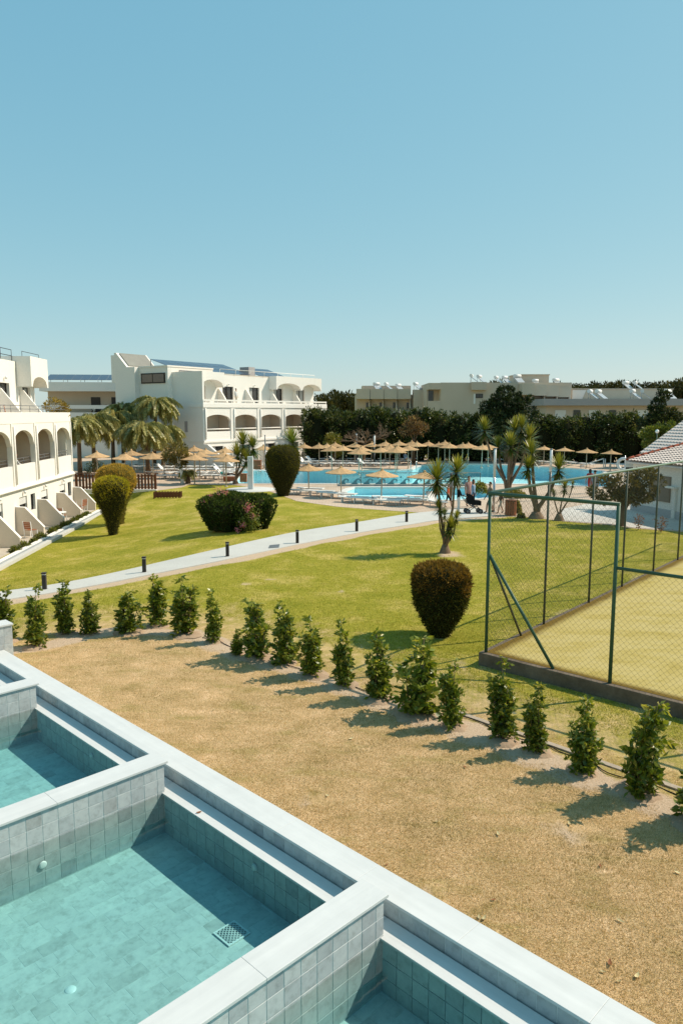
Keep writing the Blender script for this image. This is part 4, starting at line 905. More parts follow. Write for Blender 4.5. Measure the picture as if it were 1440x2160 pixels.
# young laurels: stems with leaf sprays, five forms
def laurel_form(seed, h, r0, tip=1.0):
    """several upright stems, each with whorls of leaves at uneven nodes"""
    rs = np.random.default_rng(seed); P, D, vr = [], [], []; stems = []
    for s_ in range(int(rs.integers(8, 11))):
        a = rs.uniform(0, 6.28); hh = h * (rs.uniform(.42, .86) if s_ else 1.0); lean = r0 * rs.uniform(.35, 1.0) * (1.25 - hh / h)
        top = np.array([math.cos(a) * lean, math.sin(a) * lean, hh]) if s_ else np.array([rs.normal(0, .07), rs.normal(0, .07), hh])
        foot = np.array([math.cos(a), math.sin(a), 0]) * .06; stems.append((foot, top))
        for i in range(int(30 * hh / 1.2)):
            t = rs.uniform(.06, 1); ax = foot + (top - foot) * t; arm = r0 * (.62 - .42 * t) * rs.uniform(.1, 1.15); b_ = rs.uniform(0, 6.28); o = np.array([math.cos(b_), math.sin(b_), rs.uniform(-.2, .5)])
            c_ = ax + o * arm; tone = rs.normal(0, .13) + .22 * (t > .8)
            for k in range(int(rs.integers(6, 11))):
                q = rs.uniform(0, 6.28); dd = np.array([math.cos(q), math.sin(q), rs.uniform(-.55, .75)]) + o * .6
                P.append(c_ + rs.normal(0, .022, 3)); D.append(dd); vr.append(np.clip(rs.beta(2, 2.4) + tone, 0, 1))
    return stems, np.array(P), np.array(D), np.array(vr)
FORMS = []
for i, (h, r) in enumerate([(1.30, .30), (1.22, .36), (1.38, .27), (1.05, .34), (1.35, .33)]):
    st, P_, D_, vr = laurel_form(20 + i, h, r)
    RNG2 = RNG; V4 = leaves(P_, D_, .108, .056, .3, .12)
    mb = MB()
    for f_, t_ in st: mb.tube([f_, (f_ + t_) / 2 + np.array([.02, .01, 0]), t_], [.012, .009, .004], 5)
    FORMS.append((h, quads_mesh('foliage', V4, vr), mb.mesh('stem')))
    FORMS[-1][1].materials.append(laurel); FORMS[-1][2].materials.append(bark)
SHR = [(15, 1352, 1246, .9), (74, 1366, 1240, .85), (138, 1338, 1225, .95), (190, 1337, 1247, 1.0), (272, 1334, 1242, 1.15), (332, 1320, 1215, .95), (392, 1338, 1220, 1.2), (450, 1354, 1245, .85), (502, 1380, 1326, 1.3), (545, 1388, 1264, .95), (597, 1400, 1276, .95), (660, 1425, 1302, 1.05), (728, 1447, 1312, .9), (797, 1476, 1330, .85), (875, 1509, 1352, 1.05), (953, 1534, 1402, .85), (1058, 1562, 1398, .85), (1128, 1587, 1445, 1.0), (1225, 1627, 1470, .9), (1345, 1672, 1468, .78), (1475, 1742, 1560, 1.15), (-60, 1372, 1262, 1.0)]
WORDS = ['leaning out past the end wall', 'standing tight against the end wall corner', 'beside the end wall shrub, third of the row', 'fourth of the row, with a full skirt', 'broad and leaning towards its neighbour', 'slim, at the far bend of the row', 'broad and bushy at the far bend', 'slim, where the row turns towards the court',
         'low and rounded, the shortest of the row', 'thin topped, beside the shortest shrub', 'open topped, second from the shortest shrub', 'broad footed, third from the shortest shrub', 'fourth from the shortest shrub', 'with a pale browning tip', 'tall and dense, in front of the round clipped bush', 'slim, next to the tall dense one', 'bent over at its top towards its neighbour', 'dense, under the bent top of its neighbour', 'between the court edge and the tallest one', 'tall, with long upright leaves beside the court kerb', 'at the cut end of the row', 'behind the end wall']
for i, (px, yb, yt, wf) in enumerate(SHR):
    p = G(px, yb); top = at_y(px, yt, p.y); h, me, ms_ = FORMS[(i * 3 + 1) % 5]; s_ = (top.z - p.z) / h * 1.02
    e = empty('laurel_shrub', p, 2.1 * i, 'young green laurel shrub ' + WORDS[i], 'shrub', 'young laurel shrubs planted in a row')
    e.scale = (s_ * wf, s_ * wf, s_); e.rotation_euler = (random.uniform(-.08, .08), random.uniform(-.08, .08), 2.1 * i)
    o = put('foliage', me, None, e); o['kind'] = 'stuff'; put('stem', ms_, None, e)
    mb = MB(); mb.lathe([(.34, -.03), (.27, .015), (.17, .04), (.08, .05), (0, .05)], 14)
    for k in range(len(mb.v)): x, y, z = mb.v[k]; mb.v[k] = (x * random.uniform(.85, 1.2), y * random.uniform(.85, 1.2), z + random.uniform(-.01, .012))
    mb.build('soil_mound', soil_mat, e)
# hose and buried edging by the row
hose = surf('black hose', C(.02, .018, .016), C(.03, .025, .02), 5, .6, .3)
hp = [(-3.6, 17.85), (-2.6, 17.0), (-1.2, 15.75), (0.2, 14.45), (1.5, 13.35), (2.3, 12.75), (3.2, 11.9), (3.7, 11.35), (4.2, 10.75), (4.9, 10.1), (5.6, 9.3)]
pts = curve2(hp, 6); tag(MB().tube([(p.x + .07 * math.sin(i * .9) + .12, p.y + .05 * math.sin(i * .5) + .1, .012 + .01 * math.sin(i * .7)) for i, p in enumerate(pts)], .010, 6).build('irrigation_hose', hose), 'thin black irrigation hose along the shrub row', 'hose')
e = empty('edging_kerb', (2.9, 12.5, 0), 0, 'buried pale concrete edging behind the shrub row', 'edging')
edge_c = surf('edging concrete', C(.44, .36, .28), C(.36, .29, .22), 3, .9, .1, .3, 20)
ep = [Vector((2.02, 13.45)), Vector((2.95, 12.52)), Vector((3.92, 11.55)), Vector((4.75, 10.72)), Vector((5.6, 9.87))]
for i in range(4):
    a_, b_ = ep[i], ep[i + 1]; d = (b_ - a_).normalized(); nrm = Vector((d.y, -d.x)) * .055; q = [a_ + d * .02 + nrm, b_ - d * .02 + nrm, b_ - d * .02 - nrm, a_ + d * .02 - nrm]
    MB().prism([(p.x - 2.9, p.y - 12.5) for p in q], 2, -.06, .022 + .008 * (i % 2)).build('edging_block', edge_c, e, bevel=.006)

# clipped bushes: a dense core and a skin of short shoots
def clipped(name, base, prof, mats, label, n_t, tl, lump=.06, split=.62, tuft_up=.3, squash=1.0, seed=1, cat='bush', ngon=26):
    """prof: (radius, height) from the ground up"""
    rs = np.random.default_rng(seed); e = empty(name, base, 0, label, cat); H = prof[-1][1]
    zs = np.linspace(prof[0][1], H, 26); pr = np.array(prof); rr = np.interp(zs, pr[:, 1], pr[:, 0])
    ph = rs.uniform(0, 6.28, 6)
    def rad(a, z, r): return r * (1 + lump * (math.sin(3 * a + ph[0] + z * 2) + .7 * math.sin(5 * a + ph[1] - z * 4) + .6 * math.sin(9 * a + ph[2] + z * 7)) / 1.6)
    mb = MB(); vs = []
    for z, r in zip(zs, rr):
        for k in range(ngon): a = k * 2 * math.pi / ngon; R = rad(a, z, r) * .94; vs.append((R * math.cos(a), R * math.sin(a) * squash, z * (1 if z < H * .9 else .985)))
    fs = [(i * ngon + k, i * ngon + (k + 1) % ngon, (i + 1) * ngon + (k + 1) % ngon, (i + 1) * ngon + k) for i in range(len(zs) - 1) for k in range(ngon)] + [tuple(range((len(zs) - 1) * ngon, len(zs) * ngon))]
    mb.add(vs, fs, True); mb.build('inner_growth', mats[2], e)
    # area-weighted positions over the skin
    wgt = (rr[:-1] + rr[1:]) * np.hypot(np.diff(rr), np.diff(zs)); seg = rs.choice(len(wgt), n_t, p=wgt / wgt.sum()); t = rs.random(n_t)
    z = zs[seg] + t * (zs[seg + 1] - zs[seg]); r = rr[seg] + t * (rr[seg + 1] - rr[seg]); a = rs.uniform(0, 6.283, n_t)
    R = np.array([rad(aa, zz, r_) for aa, zz, r_ in zip(a, z, r)]); sl = np.interp(z, (zs[:-1] + zs[1:]) / 2, np.diff(rr) / np.maximum(np.diff(zs), 1e-3))
    sl = np.clip(sl, -3, 3); nrm = unit(np.column_stack([np.cos(a), np.sin(a), -sl])); P_ = np.column_stack([R * np.cos(a), R * np.sin(a) * squash, z]) - nrm * tl * .55
    hgt = z / H + .08 * np.sin(a * 4 + ph[3]) + rs.normal(0, .05, n_t)
    clump = .5 + .5 * np.sin(a * 13 + z * 9 / max(H, .5) + ph[4]) * np.sin(z * 31 / max(H, .5) + a * 5 + ph[5]); P_ = P_ + nrm * (tl * (.9 * (clump - .5) + rs.normal(0, .22, n_t)))[:, None]
    V4 = leaves(P_, nrm + np.array([0, 0, tuft_up]), tl * np.exp(rs.normal(0, .28, n_t)), tl * .34, .45, .1)
    up = hgt > split
    vr = np.clip(rs.beta(2, 2, n_t) * .75 + .35 * (clump - .25), 0, 1)
    o = foliage('foliage', V4[~up], vr[~up], mats[0], e)
    if up.any(): foliage('crown_foliage', V4[up], vr[up], mats[1], e)
    MB().tube([(0, 0, -.05), (.01, 0, prof[0][1] + .25)], [prof[0][0] * .45, prof[0][0] * .35], 8).build('trunk', bark, e)
    return e
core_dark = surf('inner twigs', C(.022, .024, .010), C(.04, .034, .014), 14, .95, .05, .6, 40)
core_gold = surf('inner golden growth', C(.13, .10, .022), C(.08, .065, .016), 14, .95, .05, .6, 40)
cyp_dark = leafmat('dark cypress shoots', [(0, C(.030, .036, .008)), (.5, C(.068, .070, .012)), (1, C(.16, .135, .024))], .7, .2, .15)
cyp_rust = leafmat('rusty cypress shoots', [(0, C(.09, .052, .014)), (.5, C(.19, .11, .024)), (1, C(.32, .19, .035))], .75, .25, .15)
cyp_mid = leafmat('olive cypress shoots', [(0, C(.05, .052, .008)), (.5, C(.12, .11, .013)), (1, C(.24, .20, .022))], .7, .2, .15)
cyp_lit_top = leafmat('cypress shoots coloured as sunlit', [(0, C(.24, .21, .016)), (.5, C(.38, .32, .024)), (1, C(.52, .42, .05))], .75, .3, .15)  # sunlight on the goblet cypress top, put into yellower shoots
cyp_amber = leafmat('amber cypress shoots', [(0, C(.34, .215, .04)), (.5, C(.48, .31, .06)), (1, C(.60, .40, .10))], .75, .3, .15)
jun = leafmat('juniper shoots', [(0, C(.018, .038, .008)), (.5, C(.038, .068, .012)), (1, C(.10, .13, .022))], .65, .2, .2)
def prof_px(cx, yb, rows):
    b_ = G(cx, yb); k = b_.y / FPX * 1.006
    return b_, [(r * k, max(0, (yb - y) * k * 1.0)) for y, r in rows]
b_, pf = prof_px(927, 1341, [(1341, 20), (1325, 26), (1300, 42), (1270, 54), (1240, 60), (1215, 62), (1200, 60), (1188, 50), (1182, 34), (1179, 8)])
clipped('clipped_cypress', b_, pf, (cyp_dark, cyp_rust, core_dark), 'barrel shaped clipped cypress with rust brown top near the court', 15000, .075, .035, .66, seed=3)
b_, pf = prof_px(239, 1128, [(1128, 9), (1110, 12), (1090, 17), (1065, 27), (1045, 34), (1030, 37), (1018, 36), (1010, 28), (1005, 16), (1003, 4)])
clipped('clipped_cypress', b_, pf, (cyp_mid, cyp_lit_top, core_dark), 'goblet shaped clipped cypress with top coloured as sunlit beside the patios', 11000, .085, .04, .70, seed=5)
b2 = G(250, 1105); k = b2.y / FPX
clipped('clipped_cypress', b2, [(12 * k, 0), (16 * k, 30 * k), (26 * k, 60 * k), (40 * k, 88 * k), (41 * k, 105 * k), (34 * k, 118 * k), (20 * k, 126 * k), (5 * k, 128 * k)], (cyp_mid, cyp_amber, core_gold), 'clipped cypress with amber domed top in front of the brown fence', 9000, .09, .05, .60, seed=6)
b_, pf = prof_px(597, 1046, [(1046, 11), (1032, 16), (1012, 25), (995, 33), (978, 36), (962, 36), (950, 31), (943, 22), (939, 8)])
clipped('clipped_cypress', b_, pf, (cyp_dark, cyp_mid, core_dark), 'large dark egg shaped clipped cypress beside the pool', 12000, .09, .03, .55, seed=8)
# spreading juniper with flowers
jb = G(497, 1118); k = jb.y / FPX
je = empty('spreading_juniper', jb, 0, 'wide dark spreading juniper with pink flowers on the lawn', 'bush')
rs = np.random.default_rng(11); Ps, Ds, vv = [], [], []
LOBES = [(-58, 0, 24, 40, 26), (-40, -10, 34, 44, 30), (-16, 6, 36, 50, 31), (-20, -22, 30, 40, 26), (8, -4, 36, 48, 30), (30, 8, 28, 50, 25), (52, 2, 26, 52, 24), (74, 4, 17, 46, 18), (24, -24, 24, 34, 20), (-48, 18, 28, 46, 24)]   # x, y, radius, height of centre, half height in photo pixels
mbk = MB()
for (lx, ly, lr, lz, lh) in LOBES:
    n_ = 2000; zt = (lz + lh) * k; u_ = rs.random(n_) ** .8; a = rs.uniform(0, 6.283, n_); R_ = lr * k
    body = u_ < .78; tt = np.where(body, u_ / .78, 1.0)
    r = np.where(body, R_ * (.42 + .58 * np.sin(tt * 1.57) ** 1.2), R_ * np.sqrt(rs.random(n_)))
    z = np.where(body, zt * .80 * tt, zt * (.80 + .20 * np.sqrt(np.clip(1 - (r / R_) ** 2, 0, 1))))
    r = r * (1 + .10 * np.sin(a * 5 + lx) + .06 * np.sin(a * 11 + z * 20)) * rs.uniform(.9, 1.04, n_)
    d = unit(np.column_stack([np.cos(a), np.sin(a), np.where(body, .1, 1.2)]))
    Ps.append(np.column_stack([r * np.cos(a) + lx * k * (.75 + .25 * z / zt), r * np.sin(a) + ly * k * (.75 + .25 * z / zt), z])); Ds.append(d + np.array([0, 0, .7])); vv.append(np.clip(rs.beta(2, 2.5, n_) * .8 + .3 * np.where(body, tt ** 4 * .5, 1.0), 0, 1))
    mbk.lathe([(R_ * .36, 0), (R_ * .55, zt * .3), (R_ * .80, zt * .6), (R_ * .84, zt * .76), (R_ * .55, zt * .9), (0, zt * .95)], 12, (lx * k * .85, ly * k * .85, 0))
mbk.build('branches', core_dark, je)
foliage('foliage', leaves(np.concatenate(Ps), np.concatenate(Ds), .13, .05, .5), np.concatenate(vv), jun, je)
pinkm = leafmat('pink petals', [(0, C(.55, .16, .24)), (1, C(.68, .30, .36))], .6, .3, .2)
fp, fd = [], []
for cx, cy_, cz, s_, n_ in [(-64, -22, 62, 5, 6), (-48, -20, 76, 5, 7), (-30, -14, 84, 9, 14), (-16, -16, 82, 5, 6), (32, -44, 52, 7, 34), (42, -42, 36, 6, 20), (12, -50, 8, 5, 10), (22, -48, 18, 6, 14)]:
    c_ = np.array([cx, cy_, cz]) * k; fp.append(c_ + rs.normal(0, s_ * k * .6, (n_ * 4, 3))); fd.append(rs.normal(0, 1, (n_ * 4, 3)) + np.array([.2, -.6, .6]))
foliage('pink_flowers', leaves(np.concatenate(fp), np.concatenate(fd), .07, .065, .3), rs.random(len(np.concatenate(fp))), pinkm, je)
gq = np.array([[34, -42, 30]]) * k + rs.normal(0, 1, (900, 3)) * np.array([11, 7, 16]) * k; gq[:, 2] = np.abs(gq[:, 2])
foliage('geranium_leaves', leaves(gq, rs.normal(0, 1, (900, 3)), .09, .08, .3), rs.beta(3, 2, 900), leafmat('geranium leaves', [(0, C(.05, .10, .02)), (.6, C(.16, .20, .04)), (1, C(.30, .26, .07))], .6, .3, .2), je)

# yuccas
yucca_leaf = leafmat('yucca leaves', [(0, C(.030, .058, .012)), (.4, C(.08, .115, .018)), (.75, C(.24, .24, .035)), (1, C(.40, .35, .07))], .4, .22, .45, .1)
yucca_dead = leafmat('dead yucca leaves', [(0, C(.20, .13, .06)), (1, C(.36, .26, .14))], .9, .15, .1)
def yucca_head(seed, n_=150):
    rs = np.random.default_rng(seed); qs, vr = [], []
    for i in range(n_):
        t = i / n_; a = i * 2.39996; el = math.radians(-52 + 132 * t ** .8 + rs.normal(0, 6)); L_ = rs.uniform(.8, 1.1) * (1 - .25 * abs(t - .5)); z0 = -.32 + .46 * t
        d = np.array([math.cos(a) * math.cos(el), math.sin(a) * math.cos(el), math.sin(el)]); s_ = np.array([-math.sin(a), math.cos(a), 0]); p0 = np.array([0, 0, z0]) + d * .04; dr = np.array([0, 0, -.10 * L_ * math.cos(el)])
        w_ = .075; p1 = p0 + d * L_ * .5 + dr * .2; p2 = p0 + d * L_ + dr
        qs += [[p0 - s_ * w_ * .5, p0 + s_ * w_ * .5, p1 + s_ * w_ * .5, p1 - s_ * w_ * .5], [p1 - s_ * w_ * .5, p1 + s_ * w_ * .5, p2 + s_ * .004, p2 - s_ * .004]]
        c_ = np.clip(.15 + .75 * t + rs.normal(0, .14), 0, 1); vr += [c_, c_]
    return quads_mesh('leaf_head', np.array(qs), vr)
def yucca_skirt(seed):
    rs = np.random.default_rng(seed); n_ = 46; a = rs.uniform(0, 6.28, n_); z = rs.uniform(-.75, -.25, n_); P_ = np.column_stack([.05 * np.cos(a), .05 * np.sin(a), z])
    D_ = np.column_stack([np.cos(a) * .45, np.sin(a) * .45, -np.ones(n_)]); return quads_mesh('dead_leaf_skirt', leaves(P_, D_, .42, .05, .15), rs.random(n_))
YH = [yucca_head(s_) for s_ in (1, 2, 3)]; YS = [yucca_skirt(s_) for s_ in (1, 2)]
for m_ in YH: m_.materials.append(yucca_leaf)
for m_ in YS: m_.materials.append(yucca_dead)
def yucca(base, heads, label, r0=.12, fork=.25):
    """heads: (px, py, dy, size, skirt)"""
    e = empty('yucca_tree', base, 0, label, 'yucca')
    MB().lathe([(r0 * 2.0, -.1), (r0 * 1.7, .06), (r0 * 1.3, .2), (r0 * .9, .34), (0, .36)], 12).build('trunk_base', bark_pale, e)
    for i, (px, py, dy, s_, sk) in enumerate(heads):
        h = at_y(px, py, base.y + dy) - base; f = Vector((h.x * fork, h.y * fork, h.z * .22))
        a = Vector((0, 0, .05)); m1 = Vector((h.x * .62 + random.uniform(-.08, .08), h.y * .6, h.z * .55)); en = h - Vector((0, 0, s_ * .3))
        rr = r0 * (.62 if s_ > .45 else .38)
        MB().tube([a, f, m1, (m1 + en) / 2 + Vector((random.uniform(-.03, .03), 0, 0)), en + Vector((0, 0, s_ * .15))], [rr * 1.1, rr * .85, rr * .62, rr * .52, rr * .45], 8).build('stem', bark_pale, e)
        o = put('leaf_head', YH[i % 3], None, e, h, (random.uniform(-.2, .2), random.uniform(-.2, .2), random.uniform(0, 6))); o.scale = (s_ * 1.2,) * 3; o['kind'] = 'stuff'
        if sk: o = put('dead_leaf_skirt', YS[i % 2], None, e, h, (0, 0, random.uniform(0, 6))); o.scale = (s_ * 1.1,) * 3; o['kind'] = 'stuff'
    return e
yucca(G(938, 1166), [(921, 1008, -.2, .68, 1), (962, 994, .2, .60, 1), (926, 1070, -.2, .33, 0), (950, 1112, -.4, .46, 0), (937, 1085, .1, .26, 0), (962, 1092, -.1, .30, 0)], 'yucca with two tall spiky heads growing on the lawn by the path', .13, .12)
yucca(at_z(1070, 1046), [(1021, 905, 0, .80, 1), (1050, 942, .4, .70, 1), (1084, 906, .6, .82, 0), (1076, 938, -.4, .86, 1), (1113, 926, .2, .95, 1), (1100, 900, .8, .8, 0)], 'large many stemmed yucca clump at the pool edge', .22, .12)
yucca(at_z(1130, 1093), [(1120, 955, .2, .70, 1), (1113, 985, -.3, .62, 1), (1178, 987, -.1, .72, 1)], 'leaning yucca with thick trunk behind the court fence', .24, .1)
yucca(at_z(1178, 1098), [(1190, 1028, 0, .40, 0), (1207, 1022, .2, .22, 0), (1167, 1040, .2, .22, 0)], 'small stunted yucca beside the thick trunked one', .15, .1)
yucca(at_z(497, 1021), [(512, 934, .5, .95, 1), (533, 941, .6, .9, 1), (501, 958, -.3, .85, 0), (520, 968, -.2, .8, 0)], 'slender yucca group on the sun deck beside the white shower post', .15, .1)
yucca(at_z(617, 996), [(617, 931, 0, 1.25, 1)], 'single headed yucca showing above the egg shaped cypress', .16, .1)

# palms
frond_m = leafmat('palm leaflets', [(0, C(.09, .10, .024)), (.4, C(.19, .185, .042)), (.75, C(.35, .31, .09)), (1, C(.54, .47, .22))], .42, .25, .4, .2)
def frond(seed, L_=1.0):
    rs = np.random.default_rng(seed); qs, vr = [], []; N_ = 30; pts = []
    for i in range(N_ + 1):
        t = i / N_; pts.append(np.array([L_ * (t * .86), 0, L_ * (.62 * t - .98 * t ** 2.1)]))
    for i in range(4, N_):
        p = pts[i]; d = unit(pts[i + 1] - pts[i]); t = i / N_
        for sg in (-1, 1):
            for kk in range(3):
                ll = L_ * .36 * math.sin(math.pi * (.12 + .83 * t)) ** .7 * rs.uniform(.75, 1.1); out = np.array([d[0] * .45, sg * rs.uniform(.35, .75), d[2] * .4 + rs.uniform(-.1, .35)])
                m_ = p + out * ll * .5; tip = m_ + np.array([.12 * d[0], sg * .10, -rs.uniform(.6, 1.0)]) * ll; wv = d * .017 * L_
                qs += [[p - wv, p + wv, m_ + wv, m_ - wv], [m_ - wv, m_ + wv, tip + wv * .2, tip - wv * .2]]; c_ = np.clip(rs.beta(2, 2.2) + .15 * t, 0, 1); vr += [c_, c_]
    for i in range(N_):
        wv = np.array([0, .012 * L_, 0]); qs.append([pts[i] - wv, pts[i] + wv, pts[i + 1] + wv * .9, pts[i + 1] - wv * .9]); vr.append(.9)
    return quads_mesh('frond', np.array(qs), vr)
FR = [frond(s_) for s_ in range(4)]
for m_ in FR: m_.materials.append(frond_m)
def palm(base, head, L_, nf, label, seed):
    rs = random.Random(seed); e = empty('palm_tree', base, 0, label, 'palm', 'palms between the left building and the sun deck'); h = head - base
    MB().tube([(0, 0, -.1), (h.x * .2, h.y * .2, h.z * .35), (h.x * .6, h.y * .6, h.z * .7), h], [.24, .19, .17, .13], 9).build('trunk', bark, e)
    nf = int(nf * 1.7); L_ *= 1.1
    for i in range(nf):
        t = i / nf; o = put('frond', FR[rs.randrange(4)], None, e, h + Vector((0, 0, -.1)), (rs.uniform(-.2, .2), .55 - 1.15 * (1 - t) ** 1.0 + rs.uniform(-.12, .12), i * 2.4 + rs.uniform(-.2, .2))); o['kind'] = 'stuff'
        o.rotation_euler[1] = -.35 + .95 * t + rs.uniform(-.15, .15); o.scale = (L_ * rs.uniform(.85, 1.1),) * 3
    return e
palm(at_z(200, 996), at_y(196, 890, 68.8), 2.5, 22, 'grey green palm with drooping fronds next to the building corner', 1)
palm(at_z(240, 985), at_y(238, 880, 74.5), 2.7, 22, 'palm with pale arching fronds, second from the building corner', 2)
palm(at_z(314, 1000), at_y(302, 905, 66.8), 2.5, 22, 'palm with sunlit yellow fronds leaning over the parasols', 3)
palm(at_z(262, 980), at_y(256, 862, 78.5), 2.4, 18, 'palm standing behind the others with a rounded crown', 4)
palm(at_z(326, 985), at_y(330, 850, 74.0), 2.35, 24, 'tallest palm, its crown against the stair tower', 5)
palm(at_z(345, 990), at_y(345, 908, 71.0), 2.2, 16, 'low palm with long hanging fronds by the stair tower foot', 6)
palm(at_z(170, 1003), at_y(166, 893, 65), 2.3, 16, 'palm half hidden by the corner of the left building', 7)

# trees
def tree(name, base, trunk, lobes, n_, ls, mat, label, cat='tree', group=None, bk=None, seed=0, branches=True, shell=.55, lw=.5, core=None):
    """trunk: list of (offset, radius); lobes: (centre, (rx, ry, rz)) relative to the base; leaves sit in clumps through each lobe"""
    rs = np.random.default_rng(seed); e = empty(name, base, 0, label, cat, group)
    mb = MB().tube([Vector(p) for p, r in trunk], [r for p, r in trunk], 8); top = Vector(trunk[-1][0])
    if branches:
        for c_, r_ in lobes: mb.tube([top * .75, top.lerp(Vector(c_), .5) + Vector((0, 0, .1)), Vector(c_)], [trunk[-1][1] * .7, trunk[-1][1] * .45, .02], 5)
    mb.build('trunk', bk or bark, e)
    tot = sum(r[0] * r[1] + r[1] * r[2] + r[0] * r[2] for c, r in lobes); Ps, Ds, vv = [], [], []
    for c_, r_ in lobes:
        share = (r_[0] * r_[1] + r_[1] * r_[2] + r_[0] * r_[2]) / tot; ncl = max(8, int(60 * share * len(lobes) ** .5)); per = max(4, int(n_ * share / ncl))
        d = unit(rs.normal(0, 1, (ncl, 3))); cr = (rs.uniform(shell, 1.0, ncl) ** .6)[:, None]; cc_ = d * cr * np.array(r_) ; sz = np.array(r_).mean() * rs.uniform(.16, .34, ncl)
        for q in range(ncl):
            dd = unit(rs.normal(0, 1, (per, 3))); p = cc_[q] + dd * (sz[q] * rs.uniform(.35, 1, per) ** .5)[:, None]
            Ps.append(p + np.array(c_)); Ds.append(dd + d[q] * .8 + np.array([0, 0, .25])); b0 = rs.normal(0, .15); vv.append(np.clip(rs.beta(2, 2.3, per) + b0, 0, 1))
        if core:
            pass
    Pn = np.concatenate(Ps)
    foliage('crown', leaves(Pn, np.concatenate(Ds), ls, ls * lw, .4), np.concatenate(vv), mat, e); return e
olive_dark = leafmat('dark olive leaves', [(0, C(.05, .042, .012)), (.5, C(.10, .082, .02)), (1, C(.22, .16, .045))], .45, .2, .4)
b_ = at_z(1308, 1109); k = b_.y / FPX
tree('broad_leaved_tree', b_, [((0, 0, -.1), .24), ((.02, 0, .5), .19), ((.15, 0, 1.15), .2)], [((-.75, .1, 1.75), (.75, .9, .6)), ((.15, 0, 2.0), (.9, .9, .7)), ((1.05, 0, 2.05), (.8, .8, .72)), ((.4, -.3, 1.6), (.7, .7, .5))], 5200, .17, olive_dark, 'round crowned tree with dark bronze leaves beside the pool house', seed=4)
ol = leafmat('pale olive leaves', [(0, C(.10, .085, .025)), (.5, C(.20, .16, .05)), (1, C(.34, .27, .11))], .6, .3, .3)
b_ = at_z(385, 1021); tree('young_tree', b_, [((0, 0, -.1), .17), ((.0, 0, .8), .14), ((-.25, 0, 1.6), .12)], [((-.45, 0, 2.35), (.95, .9, .85)), ((-.1, 0, 2.0), (.7, .7, .6))], 3200, .17, ol, 'small tree with white painted trunk on the lawn edge', bk=trim_white, seed=6)
b_ = at_z(397, 1020); o = palm(b_, b_ + Vector((0, 0, .95)), .85, 14, 'small potted size palm beside the white trunked tree', 9); o['category'] = 'palm'
# the tall dark hedge behind the parasols
hed = leafmat('dark hedge leaves', [(0, C(.025, .038, .009)), (.5, C(.058, .078, .015)), (.82, C(.13, .145, .035)), (1, C(.28, .26, .11))], .4, .15, .4, .12)
rs = random.Random(3); hx = -3.0; i = 0
GAPS = [(4.2, 0), (44, 0)]
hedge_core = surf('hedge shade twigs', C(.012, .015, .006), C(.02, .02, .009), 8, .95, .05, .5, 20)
HT = []
while hx < 47:
    px = 720 + hx / 87 * FPX
    ztop = 6.0 if px < 900 else 5.7 if px < 985 else 5.3 if px < 1330 else 4.9
    HT.append((hx, 86.5 + rs.uniform(-.6, .6) + (0 if hx < 12 else -(hx - 12) * .16), ztop + rs.uniform(-.35, .3))); hx += 2.35
PROTO = []
for s_ in range(3):
    t = tree('hedge_tree', (0, 0, 0), [((0, 0, -.2), .18), ((.1, 0, 1.8), .14), ((0, .1, 3.5), .08)], [((0, 0, 3.9), (1.75, 1.5, 1.9)), ((.2, -.3, 2.2), (1.6, 1.3, 1.7)), ((-.6, -.2, 4.7), (1.0, 1.1, 1.1)), ((.8, 0, 4.5), (1.0, 1.1, 1.2)), ((0, .1, .8), (1.5, 1.2, .9))], 4200, .34, hed, 'tall dark evergreen of the hedge row behind the straw parasols', 'hedge tree', 'evergreens of the tall hedge row', seed=30 + s_, lw=.42)
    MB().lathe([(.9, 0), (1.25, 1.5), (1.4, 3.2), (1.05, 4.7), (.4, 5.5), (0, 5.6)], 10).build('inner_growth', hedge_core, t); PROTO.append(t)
for i, (x, y, zt) in enumerate(HT):
    t = PROTO[i] if i < 3 else copy_tree(PROTO[i % 3]); t.location = (x, y, 0); t.rotation_euler = (0, 0, i * 1.7); t.scale = (1.08, 1.0, zt / 5.75)
bush_l = leafmat('sunlit bush leaves', [(0, C(.10, .11, .02)), (.5, C(.20, .19, .035)), (1, C(.36, .30, .07))], .5, .3, .3)
tree('leafy_bush', at_y(703, 935, 84.5) * Vector((1, 1, 0)) if False else Vector((-.9, 82.5, 0)), [((0, 0, 0), .12), ((0, 0, 1.4), .09)], [((0, 0, 2.3), (.9, .8, 1.1)), ((.5, 0, 1.5), (.7, .6, .7))], 1500, .26, bush_l, 'yellow green bush at the far corner of the arched building', 'bush', seed=41)
# bare spreading tree and brown tree
b_ = Vector((2.35, 82, 0)); e = empty('bare_tree', b_, 0, 'leafless grey tree with spreading crown against the hedge', 'tree'); mb = MB(); rs = random.Random(5)
mb.tube([(0, 0, 0), (.1, 0, 1.4), (.25, 0, 2.3)], [.28, .22, .2], 8); mb.build('trunk', bark_pale, e); mb = MB()
def limb(p, d, L_, r, dep):
    q = p + d * L_; mb.tube([p, p.lerp(q, .5) + Vector((rs.uniform(-.1, .1), rs.uniform(-.1, .1), rs.uniform(0, .15))) * L_, q], [r, r * .8, r * .55], 4, False)
    if dep:
        for _ in range(3): limb(q if _ else p.lerp(q, .6), (d + Vector((rs.uniform(-.9, .9), rs.uniform(-.7, .7), rs.uniform(-.25, .5)))).normalized(), L_ * rs.uniform(.55, .8), r * .58, dep - 1)
for a in range(7): limb(Vector((.25, 0, 2.2)), Vector((math.cos(a * .95) * 1.2, math.sin(a * .95) * .8, rs.uniform(.15, .7))).normalized(), rs.uniform(.9, 1.3), .11, 4)
mb.build('branches', bark_pale, e)
brn = leafmat('bronze leaves', [(0, C(.10, .06, .03)), (.5, C(.20, .12, .055)), (1, C(.36, .24, .12))], .7, .25, .2)
